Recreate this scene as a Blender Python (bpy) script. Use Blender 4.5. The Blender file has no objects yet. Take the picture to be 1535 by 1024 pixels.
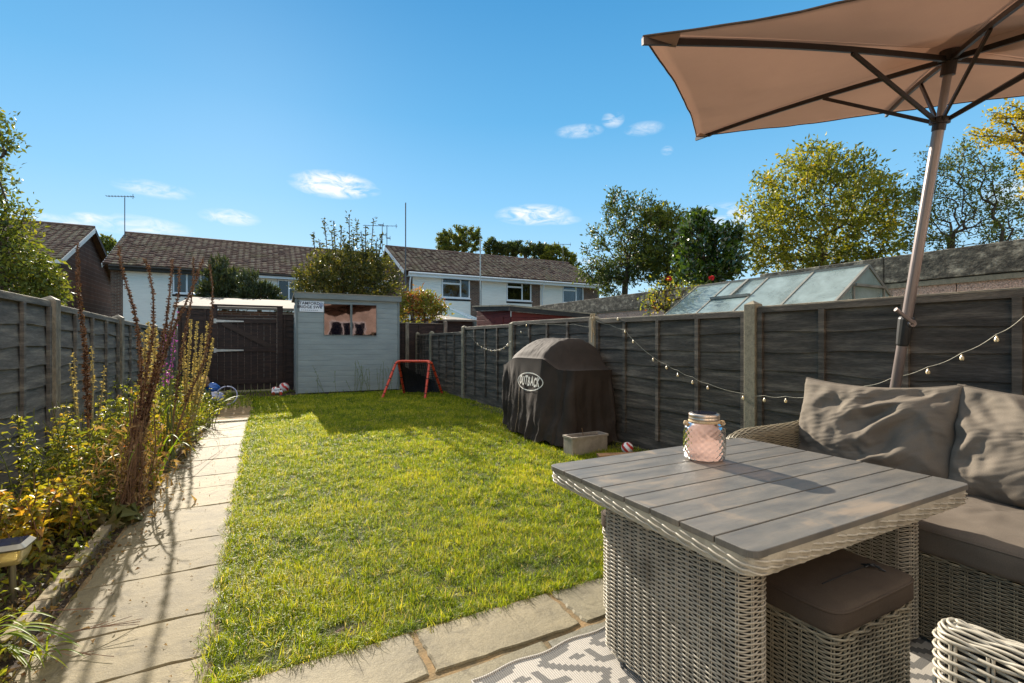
import bpy, math, random
import numpy as np
from mathutils import noise as mnoise, Vector
random.seed(7); RNG = np.random.default_rng(7)
S = bpy.context.scene; COL = S.collection
TH = math.radians(27.65); FP = 710.0; H = 1.15
FW = np.array([math.sin(TH), math.cos(TH), 0.0]); RT = np.array([math.cos(TH), -math.sin(TH), 0.0]); UP = np.array([0, 0, 1.0])
CAM = np.array([0, 0, H])
# measured positions of the photograph turned into metres (helpers used while writing out sizes)
def at(u, v, z): return CAM + z * (FW + RT * (u - 767.5) / FP + UP * (512 - v) / FP)
def onX(u, v, X):
    d = FW + RT * (u - 767.5) / FP + UP * (512 - v) / FP
    return CAM + d * (X / d[0])
def onY(u, v, Y):
    d = FW + RT * (u - 767.5) / FP + UP * (512 - v) / FP
    return CAM + d * (Y / d[1])
def gnd(u, v, z0=0.0):
    d = FW + RT * (u - 767.5) / FP + UP * (512 - v) / FP
    return CAM + d * ((z0 - H) / d[2])

# ---------------------------------------------------------------- materials
def lin(c): return tuple(((x / 255) / 12.92 if x / 255 <= .04045 else ((x / 255 + .055) / 1.055) ** 2.4) for x in c)
MATS = {}
def newmat(name):
    m = bpy.data.materials.new(name); m.use_nodes = True; nt = m.node_tree
    for n in list(nt.nodes): nt.nodes.remove(n)
    out = nt.nodes.new('ShaderNodeOutputMaterial'); b = nt.nodes.new('ShaderNodeBsdfPrincipled')
    nt.links.new(b.outputs[0], out.inputs[0]); MATS[name] = m
    return m, nt, b, out
def N(nt, t, **k):
    n = nt.nodes.new(t)
    for a, v in k.items():
        if a.startswith('i_'): n.inputs[a[2:].replace('_', ' ')].default_value = v
        else: setattr(n, a, v)
    return n
def ramp(nt, fac, stops, interp='LINEAR'):
    r = nt.nodes.new('ShaderNodeValToRGB'); r.color_ramp.interpolation = interp
    e = r.color_ramp.elements
    while len(e) < len(stops): e.new(.5)
    for k, (p, c) in zip(e, stops):
        k.position = p; k.color = (*c, 1) if len(c) == 3 else c
    nt.links.new(fac, r.inputs[0]); return r.outputs[0]
def mixc(nt, f, a, b, mode='MIX'):
    m = nt.nodes.new('ShaderNodeMix'); m.data_type = 'RGBA'; m.blend_type = mode
    for sock, val in ((m.inputs[0], f), (m.inputs[6], a), (m.inputs[7], b)):
        if hasattr(val, 'links'): nt.links.new(val, sock)
        else: sock.default_value = val if isinstance(val, float) else (*val, 1)
    return m.outputs[2]
def noise_tex(nt, vec, scale, detail=5, rough=.55, dist=0.0):
    n = N(nt, 'ShaderNodeTexNoise'); n.inputs['Scale'].default_value = scale; n.inputs['Detail'].default_value = detail
    n.inputs['Roughness'].default_value = rough; n.inputs['Distortion'].default_value = dist
    nt.links.new(vec, n.inputs['Vector']); return n.outputs['Fac']
def mapping(nt, scale=(1, 1, 1), rot=(0, 0, 0)):
    tc = N(nt, 'ShaderNodeTexCoord'); mp = N(nt, 'ShaderNodeMapping')
    mp.inputs['Scale'].default_value = scale; mp.inputs['Rotation'].default_value = rot
    nt.links.new(tc.outputs['Object'], mp.inputs[0]); return mp.outputs[0]
def bump(nt, b, height, strength=.5, dist=.01):
    n = N(nt, 'ShaderNodeBump'); n.inputs['Strength'].default_value = strength; n.inputs['Distance'].default_value = dist
    nt.links.new(height, n.inputs['Height']); nt.links.new(n.outputs[0], b.inputs['Normal'])
def mk(name, cols, scale=4, stretch=(1, 1, 1), rough=.7, bmp=.3, bscale=30, bdist=.004, spec=.5, metal=0.0, fine=0.25):
    """blotchy two or three tone surface with a fine grain"""
    m, nt, b, out = newmat(name)
    v = mapping(nt, stretch)
    f = noise_tex(nt, v, scale, 6, .6)
    cs = [lin(c) for c in cols]
    pos = np.linspace(.3, .7, len(cs))
    c = ramp(nt, f, list(zip(pos, cs)))
    g = noise_tex(nt, v, bscale, 4, .6)
    gr = ramp(nt, g, [(.25, (1 - fine,) * 3), (.75, (1 + fine,) * 3)])
    c = mixc(nt, 1.0, c, gr, 'MULTIPLY')
    nt.links.new(c, b.inputs['Base Color'])
    b.inputs['Roughness'].default_value = rough; b.inputs['Specular IOR Level'].default_value = spec; b.inputs['Metallic'].default_value = metal
    if bmp: bump(nt, b, g, bmp, bdist)
    return m
def mk_leaf(name, stops, trans=.45, rough=.5, spec=.4):
    m, nt, b, out = newmat(name)
    a = N(nt, 'ShaderNodeAttribute'); a.attribute_name = 'rnd'
    c = ramp(nt, a.outputs['Fac'], [(p, lin(x)) for p, x in stops])
    nt.links.new(c, b.inputs['Base Color']); b.inputs['Roughness'].default_value = rough; b.inputs['Specular IOR Level'].default_value = spec
    t = N(nt, 'ShaderNodeBsdfTranslucent'); c2 = mixc(nt, 1.0, c, (1.35, 1.25, .55), 'MULTIPLY'); nt.links.new(c2, t.inputs[0])
    mx = N(nt, 'ShaderNodeMixShader'); mx.inputs[0].default_value = trans
    nt.links.new(b.outputs[0], mx.inputs[1]); nt.links.new(t.outputs[0], mx.inputs[2]); nt.links.new(mx.outputs[0], out.inputs[0])
    return m
def mk_brick(name, c1, c2, mortar, bw=.225, bh=.075, ms=.01, rot=(math.pi / 2, 0, 0), rough=.9):
    m, nt, b, out = newmat(name)
    v = mapping(nt, (1, 1, 1), rot)
    br = N(nt, 'ShaderNodeTexBrick'); nt.links.new(v, br.inputs[0])
    br.inputs['Scale'].default_value = 1; br.inputs['Brick Width'].default_value = bw; br.inputs['Row Height'].default_value = bh; br.inputs['Mortar Size'].default_value = ms
    br.inputs['Color1'].default_value = (*lin(c1), 1); br.inputs['Color2'].default_value = (*lin(c2), 1); br.inputs['Mortar'].default_value = (*lin(mortar), 1)
    g = noise_tex(nt, v, 3, 6, .7); gr = ramp(nt, g, [(.3, (.6, .6, .6)), (.7, (1.3, 1.3, 1.3))])
    c = mixc(nt, 1.0, br.outputs['Color'], gr, 'MULTIPLY'); nt.links.new(c, b.inputs['Base Color']); b.inputs['Roughness'].default_value = rough
    bump(nt, b, br.outputs['Fac'], -.4, .01)
    return m

mk('fence_paint', [(60, 56, 51), (82, 76, 69), (122, 112, 100)], 2.2, (1, .8, 9), .8, .6, 26, .005, fine=.4, spec=.25)
mk('fence_paint_left', [(84, 80, 76), (108, 103, 97), (146, 138, 126)], 2.2, (1, .8, 9), .8, .5, 22, .004, fine=.3, spec=.25)
mk('bare_wood', [(96, 88, 76), (128, 118, 102), (160, 150, 132)], 5, (3, 3, 1), .8, .5, 30, .004, fine=.3)
mk('capping_wood', [(90, 86, 78), (140, 130, 112), (185, 168, 142)], 6, (1, 1, 6), .8, .5, 40, .004, fine=.35)
mk('concrete_post', [(118, 110, 92), (140, 132, 112), (100, 94, 80)], 9, (1, 1, 1), .9, .6, 90, .003, fine=.25)
mk('gate_wood', [(34, 22, 17), (48, 32, 25), (68, 47, 37)], 4, (1, 1, 5), .75, .4, 25, .004, fine=.35)
mk('gate_brace', [(48, 34, 27), (66, 48, 39)], 4, (1, 1, 5), .75, .4, 25, .004, fine=.3)
mk('galvanised', [(170, 170, 165), (195, 195, 190)], 12, rough=.45, bmp=.1, metal=.3)
mk('shed_paint', [(138, 144, 142), (148, 154, 151), (156, 162, 158)], 2, (1, 1, 4), .6, .25, 40, .002, fine=.06)
mk('shed_trim', [(112, 118, 116), (126, 132, 129)], 2, (1, 1, 4), .6, .25, 40, .002, fine=.08)
mk('roof_felt', [(120, 112, 98), (150, 140, 120), (90, 86, 80)], 6, rough=.95, bmp=.5, bscale=120, bdist=.003)
mk('pale_felt', [(92, 85, 76), (108, 100, 90), (122, 114, 102)], 3, rough=.95, bmp=.5, bscale=60, bdist=.003)
mk('dark_fascia', [(40, 38, 36), (62, 58, 54)], 4, (1, 1, 6), .8, .3, 30)
mk('red_wood', [(92, 32, 28), (112, 42, 36), (78, 28, 25)], 3, (1, 1, 8), .75, .3, 30, fine=.2)
mk('white_upvc', [(215, 218, 222), (225, 227, 230)], 2, rough=.35, bmp=0, fine=.02)
mk('white_cladding', [(222, 218, 210), (232, 228, 220)], 2, (1, 1, 6), .5, .1, 20, fine=.04)
mk('soil', [(40, 30, 22), (62, 48, 34), (84, 66, 48)], 9, rough=1, bmp=1, bscale=60, bdist=.02, fine=.5)
mk('lawn_soil', [(44, 52, 20), (62, 66, 26), (70, 58, 34)], 14, rough=1, bmp=1, bscale=80, bdist=.01, fine=.4)
mk('earth', [(92, 98, 60), (104, 96, 70), (84, 90, 52)], .3, rough=1, bmp=.6, bscale=8, bdist=.02, fine=.2)
mk('grout', [(140, 112, 74), (118, 98, 66), (84, 74, 52)], 8, rough=1, bmp=.8, bscale=90, bdist=.004, fine=.3)
mk('edging_stone', [(92, 84, 68), (126, 112, 86), (112, 110, 66)], 7, rough=.95, bmp=1, bscale=50, bdist=.006, fine=.35)
mk('rattan_grey', [(146, 139, 124), (172, 164, 147), (120, 113, 99)], 6, (1, 1, 1), .42, .2, 160, .0008, fine=.12)
mk('rattan_tan', [(132, 123, 102), (154, 144, 121), (110, 101, 83)], 6, (1, 1, 1), .42, .2, 160, .0008, fine=.12)
mk('frame_dark', [(26, 23, 20), (34, 30, 26)], 8, rough=.8, bmp=0)
mk('parasol_metal', [(128, 116, 112), (142, 130, 126)], 3, rough=.34, bmp=0, metal=.5, fine=.03)
mk('parasol_rib', [(44, 36, 34), (56, 46, 42)], 3, rough=.4, bmp=0, metal=.3, fine=.03)
mk('black_plastic', [(32, 32, 32), (42, 42, 42)], 8, rough=.45, bmp=0)
mk('red_tube', [(196, 58, 34), (214, 76, 46), (170, 50, 32)], 6, rough=.4, bmp=.1, bscale=60)
mk('black_net', [(24, 22, 24), (34, 30, 32)], 8, rough=.9, bmp=0)
mk('pebbledash', [(180, 148, 130), (204, 172, 152), (150, 124, 110)], 30, rough=1, bmp=1, bscale=55, bdist=.02, fine=.6)
mk('mossy_concrete', [(48, 46, 41), (88, 83, 72), (156, 148, 130)], 7, (1, 1, 1.6), .95, .9, 20, .012, fine=.7)
mk('bark', [(62, 50, 38), (88, 74, 58)], 9, (1, 1, .3), .95, .8, 40, .01, fine=.3)
mk('stem_brown', [(96, 70, 54), (126, 96, 72), (78, 56, 44)], 14, rough=.85, bmp=.3, bscale=90, fine=.3)
mk('stem_pale', [(140, 124, 84), (160, 148, 104)], 14, rough=.85, bmp=.3, bscale=90, fine=.2)
mk('stem_green', [(84, 96, 40), (104, 104, 48)], 14, rough=.7, bmp=0)
mk('lid_metal', [(176, 160, 146), (200, 186, 172)], 12, rough=.3, bmp=0, metal=.8, fine=.05)
mk('solar_panel', [(20, 22, 34), (30, 34, 52)], 20, rough=.08, bmp=0)
mk('steel', [(128, 124, 112), (150, 146, 134)], 6, rough=.35, bmp=0, metal=.9, fine=.05)
mk('rope', [(190, 166, 130), (166, 140, 104)], 40, rough=.9, bmp=.5, bscale=200)
mk('white_plastic', [(170, 158, 146), (150, 140, 128), (120, 110, 98)], 6, rough=.6, bmp=.3, bscale=14, bdist=.003, fine=.15)
mk('toy_white', [(225, 222, 222), (236, 234, 234)], 5, rough=.4, bmp=0)
mk('toy_red', [(190, 36, 36), (206, 52, 46)], 5, rough=.4, bmp=0)
mk('bag_blue', [(36, 84, 158), (60, 112, 184)], 8, rough=.45, bmp=.6, bscale=16, bdist=.02)
mk('bag_lilac', [(150, 150, 180), (186, 186, 206)], 8, rough=.45, bmp=.6, bscale=16, bdist=.02)
mk('bag_green', [(28, 60, 44), (40, 84, 58)], 8, rough=.5, bmp=.6, bscale=12, bdist=.02)
mk('sack_tan', [(150, 110, 76), (176, 136, 98)], 8, rough=.9, bmp=.6, bscale=16, bdist=.02)
mk('sign_white', [(228, 230, 234), (234, 236, 240)], 3, rough=.4, bmp=0, fine=.01)
mk('sign_ink', [(38, 44, 60), (42, 48, 66)], 3, rough=.5, bmp=0, fine=.01)
mk('sign_blue', [(30, 60, 140), (34, 66, 150)], 3, rough=.5, bmp=0, fine=.01)
mk('logo_thread', [(205, 198, 186), (220, 214, 204)], 20, rough=.8, bmp=0)
mk('hem_cloth', [(70, 56, 48), (84, 68, 58)], 20, rough=.9, bmp=0)
mk('piping', [(120, 104, 86), (140, 122, 102)], 20, rough=.8, bmp=0)
mk('red_petal', [(206, 30, 40), (226, 50, 56)], 10, rough=.6, bmp=0)
mk('curtain', [(120, 100, 60), (150, 128, 84), (84, 70, 44)], 3, (6, 6, 1), .9, 0, 20)
mk('net_curtain', [(150, 152, 150), (176, 178, 174)], 3, (8, 8, 1), .9, 0, 20)
mk('conservatory_roof', [(120, 148, 148), (138, 164, 162)], 2, rough=.5, bmp=0, fine=.03)
mk('timber_old', [(100, 92, 72), (132, 120, 92), (84, 76, 60)], 6, (1, 3, 3), .9, .5, 30)
mk('aluminium', [(120, 118, 108), (146, 144, 134)], 6, rough=.5, bmp=0, metal=.5, fine=.08)
mk('dirty_glass_frost', [(120, 132, 126), (140, 150, 144)], 3, rough=.4, bmp=0)
mk_brick('brick_brown', (112, 78, 62), (86, 62, 52), (128, 118, 106))
mk_brick('brick_side', (112, 78, 62), (86, 62, 52), (128, 118, 106), rot=(math.pi / 2, 0, math.pi / 2))
mk_brick('brick_buff', (206, 186, 170), (196, 176, 160), (210, 200, 190))

def mat_tiles():
    m, nt, b, out = newmat('roof_tile')
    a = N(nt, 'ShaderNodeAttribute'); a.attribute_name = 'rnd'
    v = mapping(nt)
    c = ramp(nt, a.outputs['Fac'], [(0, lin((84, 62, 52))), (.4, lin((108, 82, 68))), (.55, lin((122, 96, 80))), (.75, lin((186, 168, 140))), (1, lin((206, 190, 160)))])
    n = noise_tex(nt, v, .8, 7, .7)
    mf = ramp(nt, n, [(.52, (0, 0, 0)), (.7, (.5, .5, .5))])
    c = mixc(nt, mf, c, lin((104, 100, 58)))
    n2 = noise_tex(nt, v, 14, 5, .7); c = mixc(nt, 1.0, c, ramp(nt, n2, [(.3, (.6, .6, .6)), (.7, (1.35, 1.35, 1.35))]), 'MULTIPLY')
    nt.links.new(c, b.inputs['Base Color']); b.inputs['Roughness'].default_value = .75; bump(nt, b, n2, .4, .01)
mat_tiles()
def mat_slab(name, cols, sp=.45):
    m, nt, b, out = newmat(name)
    v = mapping(nt)
    a = N(nt, 'ShaderNodeAttribute'); a.attribute_name = 'rnd'
    base = ramp(nt, a.outputs['Fac'], [(0, lin(cols[0])), (.5, lin(cols[1])), (1, lin(cols[2]))])
    n = noise_tex(nt, v, 3.5, 8, .65, .2); c = mixc(nt, 1.0, base, ramp(nt, n, [(.3, (.72, .72, .7)), (.7, (1.2, 1.18, 1.12))]), 'MULTIPLY')
    s = noise_tex(nt, v, 9, 6, .7, 1.0); c = mixc(nt, ramp(nt, s, [(.50, (0, 0, 0)), (.68, (.75, .75, .75))]), c, lin((82, 74, 54)))
    g = noise_tex(nt, v, 160, 3, .6); c = mixc(nt, 1.0, c, ramp(nt, g, [(.3, (.8, .8, .8)), (.7, (1.15, 1.15, 1.15))]), 'MULTIPLY')
    nt.links.new(c, b.inputs['Base Color']); b.inputs['Roughness'].default_value = sp; b.inputs['Specular IOR Level'].default_value = .35
    r = noise_tex(nt, v, 14, 10, .72, .15)
    ad = N(nt, 'ShaderNodeMath', operation='MULTIPLY_ADD'); nt.links.new(g, ad.inputs[0]); ad.inputs[1].default_value = .25; nt.links.new(r, ad.inputs[2])
    bump(nt, b, ad.outputs[0], .45, .012)
mat_slab('path_slab', [(112, 102, 78), (126, 115, 88), (138, 126, 98)], .8)
mat_slab('patio_slab', [(108, 105, 88), (126, 116, 92), (114, 111, 98)], .75)
def mat_table():
    m, nt, b, out = newmat('table_board')
    v = mapping(nt, (1, 5, 1)); v1 = mapping(nt)
    n = noise_tex(nt, v, 5, 6, .6, .3); c = ramp(nt, n, [(.3, lin((84, 82, 78))), (.55, lin((102, 98, 91))), (.75, lin((118, 109, 97)))])
    s = noise_tex(nt, v1, 2.6, 7, .65, 1.2); c = mixc(nt, ramp(nt, s, [(.56, (0, 0, 0)), (.66, (.42, .42, .42))]), c, lin((152, 132, 108)))
    g = noise_tex(nt, mapping(nt, (1, 30, 1)), 14, 4, .6); c = mixc(nt, 1.0, c, ramp(nt, g, [(.3, (.9, .9, .9)), (.7, (1.08, 1.08, 1.08))]), 'MULTIPLY')
    nt.links.new(c, b.inputs['Base Color'])
    nt.links.new(ramp(nt, s, [(.4, (.36,) * 3), (.7, (.6,) * 3)]), b.inputs['Roughness']); bump(nt, b, g, .15, .002)
mat_table()
def mat_fabric(name, c1, c2, trans=0.0, tcol=None, scale=420, bs=.25, spec=.15, rough=.9):
    m, nt, b, out = newmat(name)
    v = mapping(nt); n = noise_tex(nt, v, 5, 5, .6); c = ramp(nt, n, [(.3, lin(c1)), (.7, lin(c2))])
    w1 = N(nt, 'ShaderNodeTexWave'); w1.inputs['Scale'].default_value = scale / 6; w1.bands_direction = 'DIAGONAL'; w1.inputs['Distortion'].default_value = 2; w1.inputs['Detail'].default_value = 2; nt.links.new(v, w1.inputs[0])
    g = noise_tex(nt, v, scale, 2, .6)
    c = mixc(nt, 1.0, c, ramp(nt, g, [(.3, (.86, .86, .86)), (.7, (1.14, 1.14, 1.14))]), 'MULTIPLY')
    nt.links.new(c, b.inputs['Base Color']); b.inputs['Roughness'].default_value = rough; b.inputs['Specular IOR Level'].default_value = spec
    bump(nt, b, g, bs, .001)
    if trans:
        t = N(nt, 'ShaderNodeBsdfTranslucent'); t.inputs[0].default_value = (*lin(tcol), 1)
        mx = N(nt, 'ShaderNodeMixShader'); mx.inputs[0].default_value = trans
        nt.links.new(b.outputs[0], mx.inputs[1]); nt.links.new(t.outputs[0], mx.inputs[2]); nt.links.new(mx.outputs[0], out.inputs[0])
mat_fabric('cushion_linen', (106, 98, 88), (118, 109, 97), bs=.5)
mat_fabric('seat_linen', (96, 88, 79), (108, 99, 89), bs=.5)
mat_fabric('stool_linen', (70, 60, 52), (84, 73, 62))
mat_fabric('parasol_cloth', (147, 131, 121), (159, 143, 132), .55, (204, 179, 163), 300, .1)
mat_fabric('cover_cloth', (46, 39, 34), (58, 49, 43), scale=260, spec=.2, rough=.8)
def mat_rug():
    for nm, col in (('rug_light', (176, 170, 160)), ('rug_dark', (104, 102, 98))):
        m, nt, b, out = newmat(nm)
        v = mapping(nt)
        w = N(nt, 'ShaderNodeTexWave'); w.bands_direction = 'X'; w.inputs['Scale'].default_value = 40; w.inputs['Distortion'].default_value = 1.0; nt.links.new(v, w.inputs[0])
        c = mixc(nt, 1.0, lin(col), ramp(nt, w.outputs['Fac'], [(0, (.55, .55, .55)), (.5, (1.1, 1.1, 1.1))]), 'MULTIPLY'); nt.links.new(c, b.inputs['Base Color'])
        b.inputs['Roughness'].default_value = .9; bump(nt, b, w.outputs['Fac'], .6, .004)
mat_rug()
def mat_glass(name, col, rough=.02, tr=1.0):
    m, nt, b, out = newmat(name)
    b.inputs['Base Color'].default_value = (*lin(col), 1); b.inputs['Roughness'].default_value = rough; b.inputs['Transmission Weight'].default_value = tr; b.inputs['IOR'].default_value = 1.45
def mat_pane(name, tint, tr=.55, rough=.03):
    """thin pane: mirror reflection over a see-through sheet"""
    m, nt, b, out = newmat(name); nt.nodes.remove(b)
    fr = N(nt, 'ShaderNodeFresnel'); fr.inputs[0].default_value = 1.7
    g = N(nt, 'ShaderNodeBsdfGlossy'); g.inputs['Roughness'].default_value = rough
    t = N(nt, 'ShaderNodeBsdfTransparent'); t.inputs[0].default_value = (*[x * tr for x in lin(tint)], 1)
    mx = N(nt, 'ShaderNodeMixShader'); nt.links.new(fr.outputs[0], mx.inputs[0]); nt.links.new(t.outputs[0], mx.inputs[1]); nt.links.new(g.outputs[0], mx.inputs[2])
    nt.links.new(mx.outputs[0], out.inputs[0])
mat_pane('window_glass', (200, 215, 225))
def mat_ghglass():
    m, nt, b, out = newmat('greenhouse_glass'); v = mapping(nt)
    n = noise_tex(nt, v, 2.5, 6, .7, .5)
    b.inputs['Base Color'].default_value = (*lin((150, 170, 170)), 1); b.inputs['Roughness'].default_value = .15; b.inputs['Specular IOR Level'].default_value = .8
    t = N(nt, 'ShaderNodeBsdfTransparent'); t.inputs[0].default_value = (.62, .7, .66, 1)
    mx = N(nt, 'ShaderNodeMixShader'); nt.links.new(ramp(nt, n, [(.35, (.4,) * 3), (.75, (.8,) * 3)]), mx.inputs[0])
    nt.links.new(t.outputs[0], mx.inputs[1]); nt.links.new(b.outputs[0], mx.inputs[2]); nt.links.new(mx.outputs[0], out.inputs[0])
mat_ghglass()
def mat_mirror():
    m, nt, b, out = newmat('mirror_film')
    b.inputs['Base Color'].default_value = (*lin((84, 74, 74)), 1); b.inputs['Metallic'].default_value = 1.0; b.inputs['Roughness'].default_value = .03
    n = noise_tex(nt, mapping(nt), 3, 2, .5); bump(nt, b, n, .06, .02)
mat_mirror()
def mat_jar():
    m, nt, b, out = newmat('pink_glass'); nt.nodes.remove(b)
    t = N(nt, 'ShaderNodeBsdfTransparent'); t.inputs[0].default_value = (.93, .80, .76, 1)
    d = N(nt, 'ShaderNodeBsdfTranslucent'); d.inputs[0].default_value = (*lin((240, 214, 202)), 1)
    d2 = N(nt, 'ShaderNodeBsdfDiffuse'); d2.inputs[0].default_value = (*lin((226, 200, 188)), 1)
    g = N(nt, 'ShaderNodeBsdfGlossy'); g.inputs['Roughness'].default_value = .14
    fr = N(nt, 'ShaderNodeFresnel'); fr.inputs[0].default_value = 1.28
    m1 = N(nt, 'ShaderNodeMixShader'); m1.inputs[0].default_value = .5; nt.links.new(d.outputs[0], m1.inputs[1]); nt.links.new(d2.outputs[0], m1.inputs[2])
    m2 = N(nt, 'ShaderNodeMixShader'); m2.inputs[0].default_value = .38; nt.links.new(t.outputs[0], m2.inputs[1]); nt.links.new(m1.outputs[0], m2.inputs[2])
    m3 = N(nt, 'ShaderNodeMixShader'); nt.links.new(fr.outputs[0], m3.inputs[0]); nt.links.new(m2.outputs[0], m3.inputs[1]); nt.links.new(g.outputs[0], m3.inputs[2]); nt.links.new(m3.outputs[0], out.inputs[0])
mat_jar()
m, nt, b, out = newmat('bulb'); b.inputs['Base Color'].default_value = (*lin((240, 222, 180)), 1); b.inputs['Roughness'].default_value = .25; b.inputs['Subsurface Weight'].default_value = .0; b.inputs['Transmission Weight'].default_value = .3
mk('cable_pale', [(130, 128, 112), (170, 166, 146)], 60, rough=.6, bmp=0)
m, nt, b, out = newmat('lamp_bowl'); b.inputs['Base Color'].default_value = (*lin((214, 196, 128)), 1); b.inputs['Roughness'].default_value = .3; b.inputs['Transmission Weight'].default_value = .5
mk_leaf('grass_blade', [(0, (66, 90, 20)), (.35, (108, 130, 26)), (.7, (150, 160, 36)), (.93, (182, 176, 60)), (1, (200, 182, 126))], .5, .5, .25)
mk_leaf('bed_leaf', [(0, (70, 84, 34)), (.4, (112, 122, 44)), (.75, (150, 144, 44)), (.9, (176, 140, 52)), (1, (170, 90, 44))], .5, .45, .5)
mk_leaf('autumn_leaf', [(0, (84, 90, 36)), (.45, (138, 134, 44)), (.7, (178, 150, 48)), (.9, (176, 128, 56)), (1, (152, 94, 54))], .55, .45, .5)
mk_leaf('litter_leaf', [(0, (60, 50, 34)), (.5, (96, 78, 50)), (.8, (88, 92, 44)), (1, (140, 110, 70))], .3, .7)
mk_leaf('tree_yellow', [(0, (74, 86, 32)), (.45, (114, 120, 40)), (.85, (152, 144, 46)), (1, (172, 142, 50))], .45)
mk_leaf('tree_gold', [(0, (120, 120, 34)), (.5, (160, 146, 36)), (1, (190, 160, 44))], .5)
mk_leaf('tree_dark', [(0, (44, 58, 30)), (.5, (68, 82, 40)), (1, (104, 112, 54))], .4)
mk_leaf('tree_mid', [(0, (60, 76, 32)), (.5, (90, 102, 40)), (1, (136, 134, 52))], .4)
mk_leaf('glossy_leaf', [(0, (34, 52, 22)), (.6, (56, 80, 28)), (1, (100, 118, 40))], .35, .25, .8)
mk_leaf('conifer_leaf', [(0, (38, 46, 30)), (.6, (60, 70, 40)), (1, (92, 96, 50))], .3)
mk_leaf('hedge_leaf', [(0, (52, 60, 30)), (.5, (80, 84, 38)), (.9, (128, 118, 48)), (1, (140, 108, 56))], .4)
mk_leaf('red_leaf', [(0, (92, 100, 42)), (.5, (128, 128, 50)), (.75, (148, 96, 58)), (1, (152, 66, 54))], .45)
mk_leaf('seed_husk', [(0, (66, 46, 38)), (.5, (94, 66, 52)), (.85, (128, 98, 78)), (1, (190, 168, 136))], .15, .8, .2)
mk_leaf('pale_husk', [(0, (140, 124, 80)), (.5, (172, 156, 110)), (1, (196, 184, 142))], .3, .8, .2)
mk_leaf('purple_petal', [(0, (110, 50, 150)), (1, (160, 90, 190))], .4, .7, .2)
mk_leaf('straw', [(0, (104, 80, 56)), (1, (164, 138, 100))], .3, .8, .2)

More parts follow.
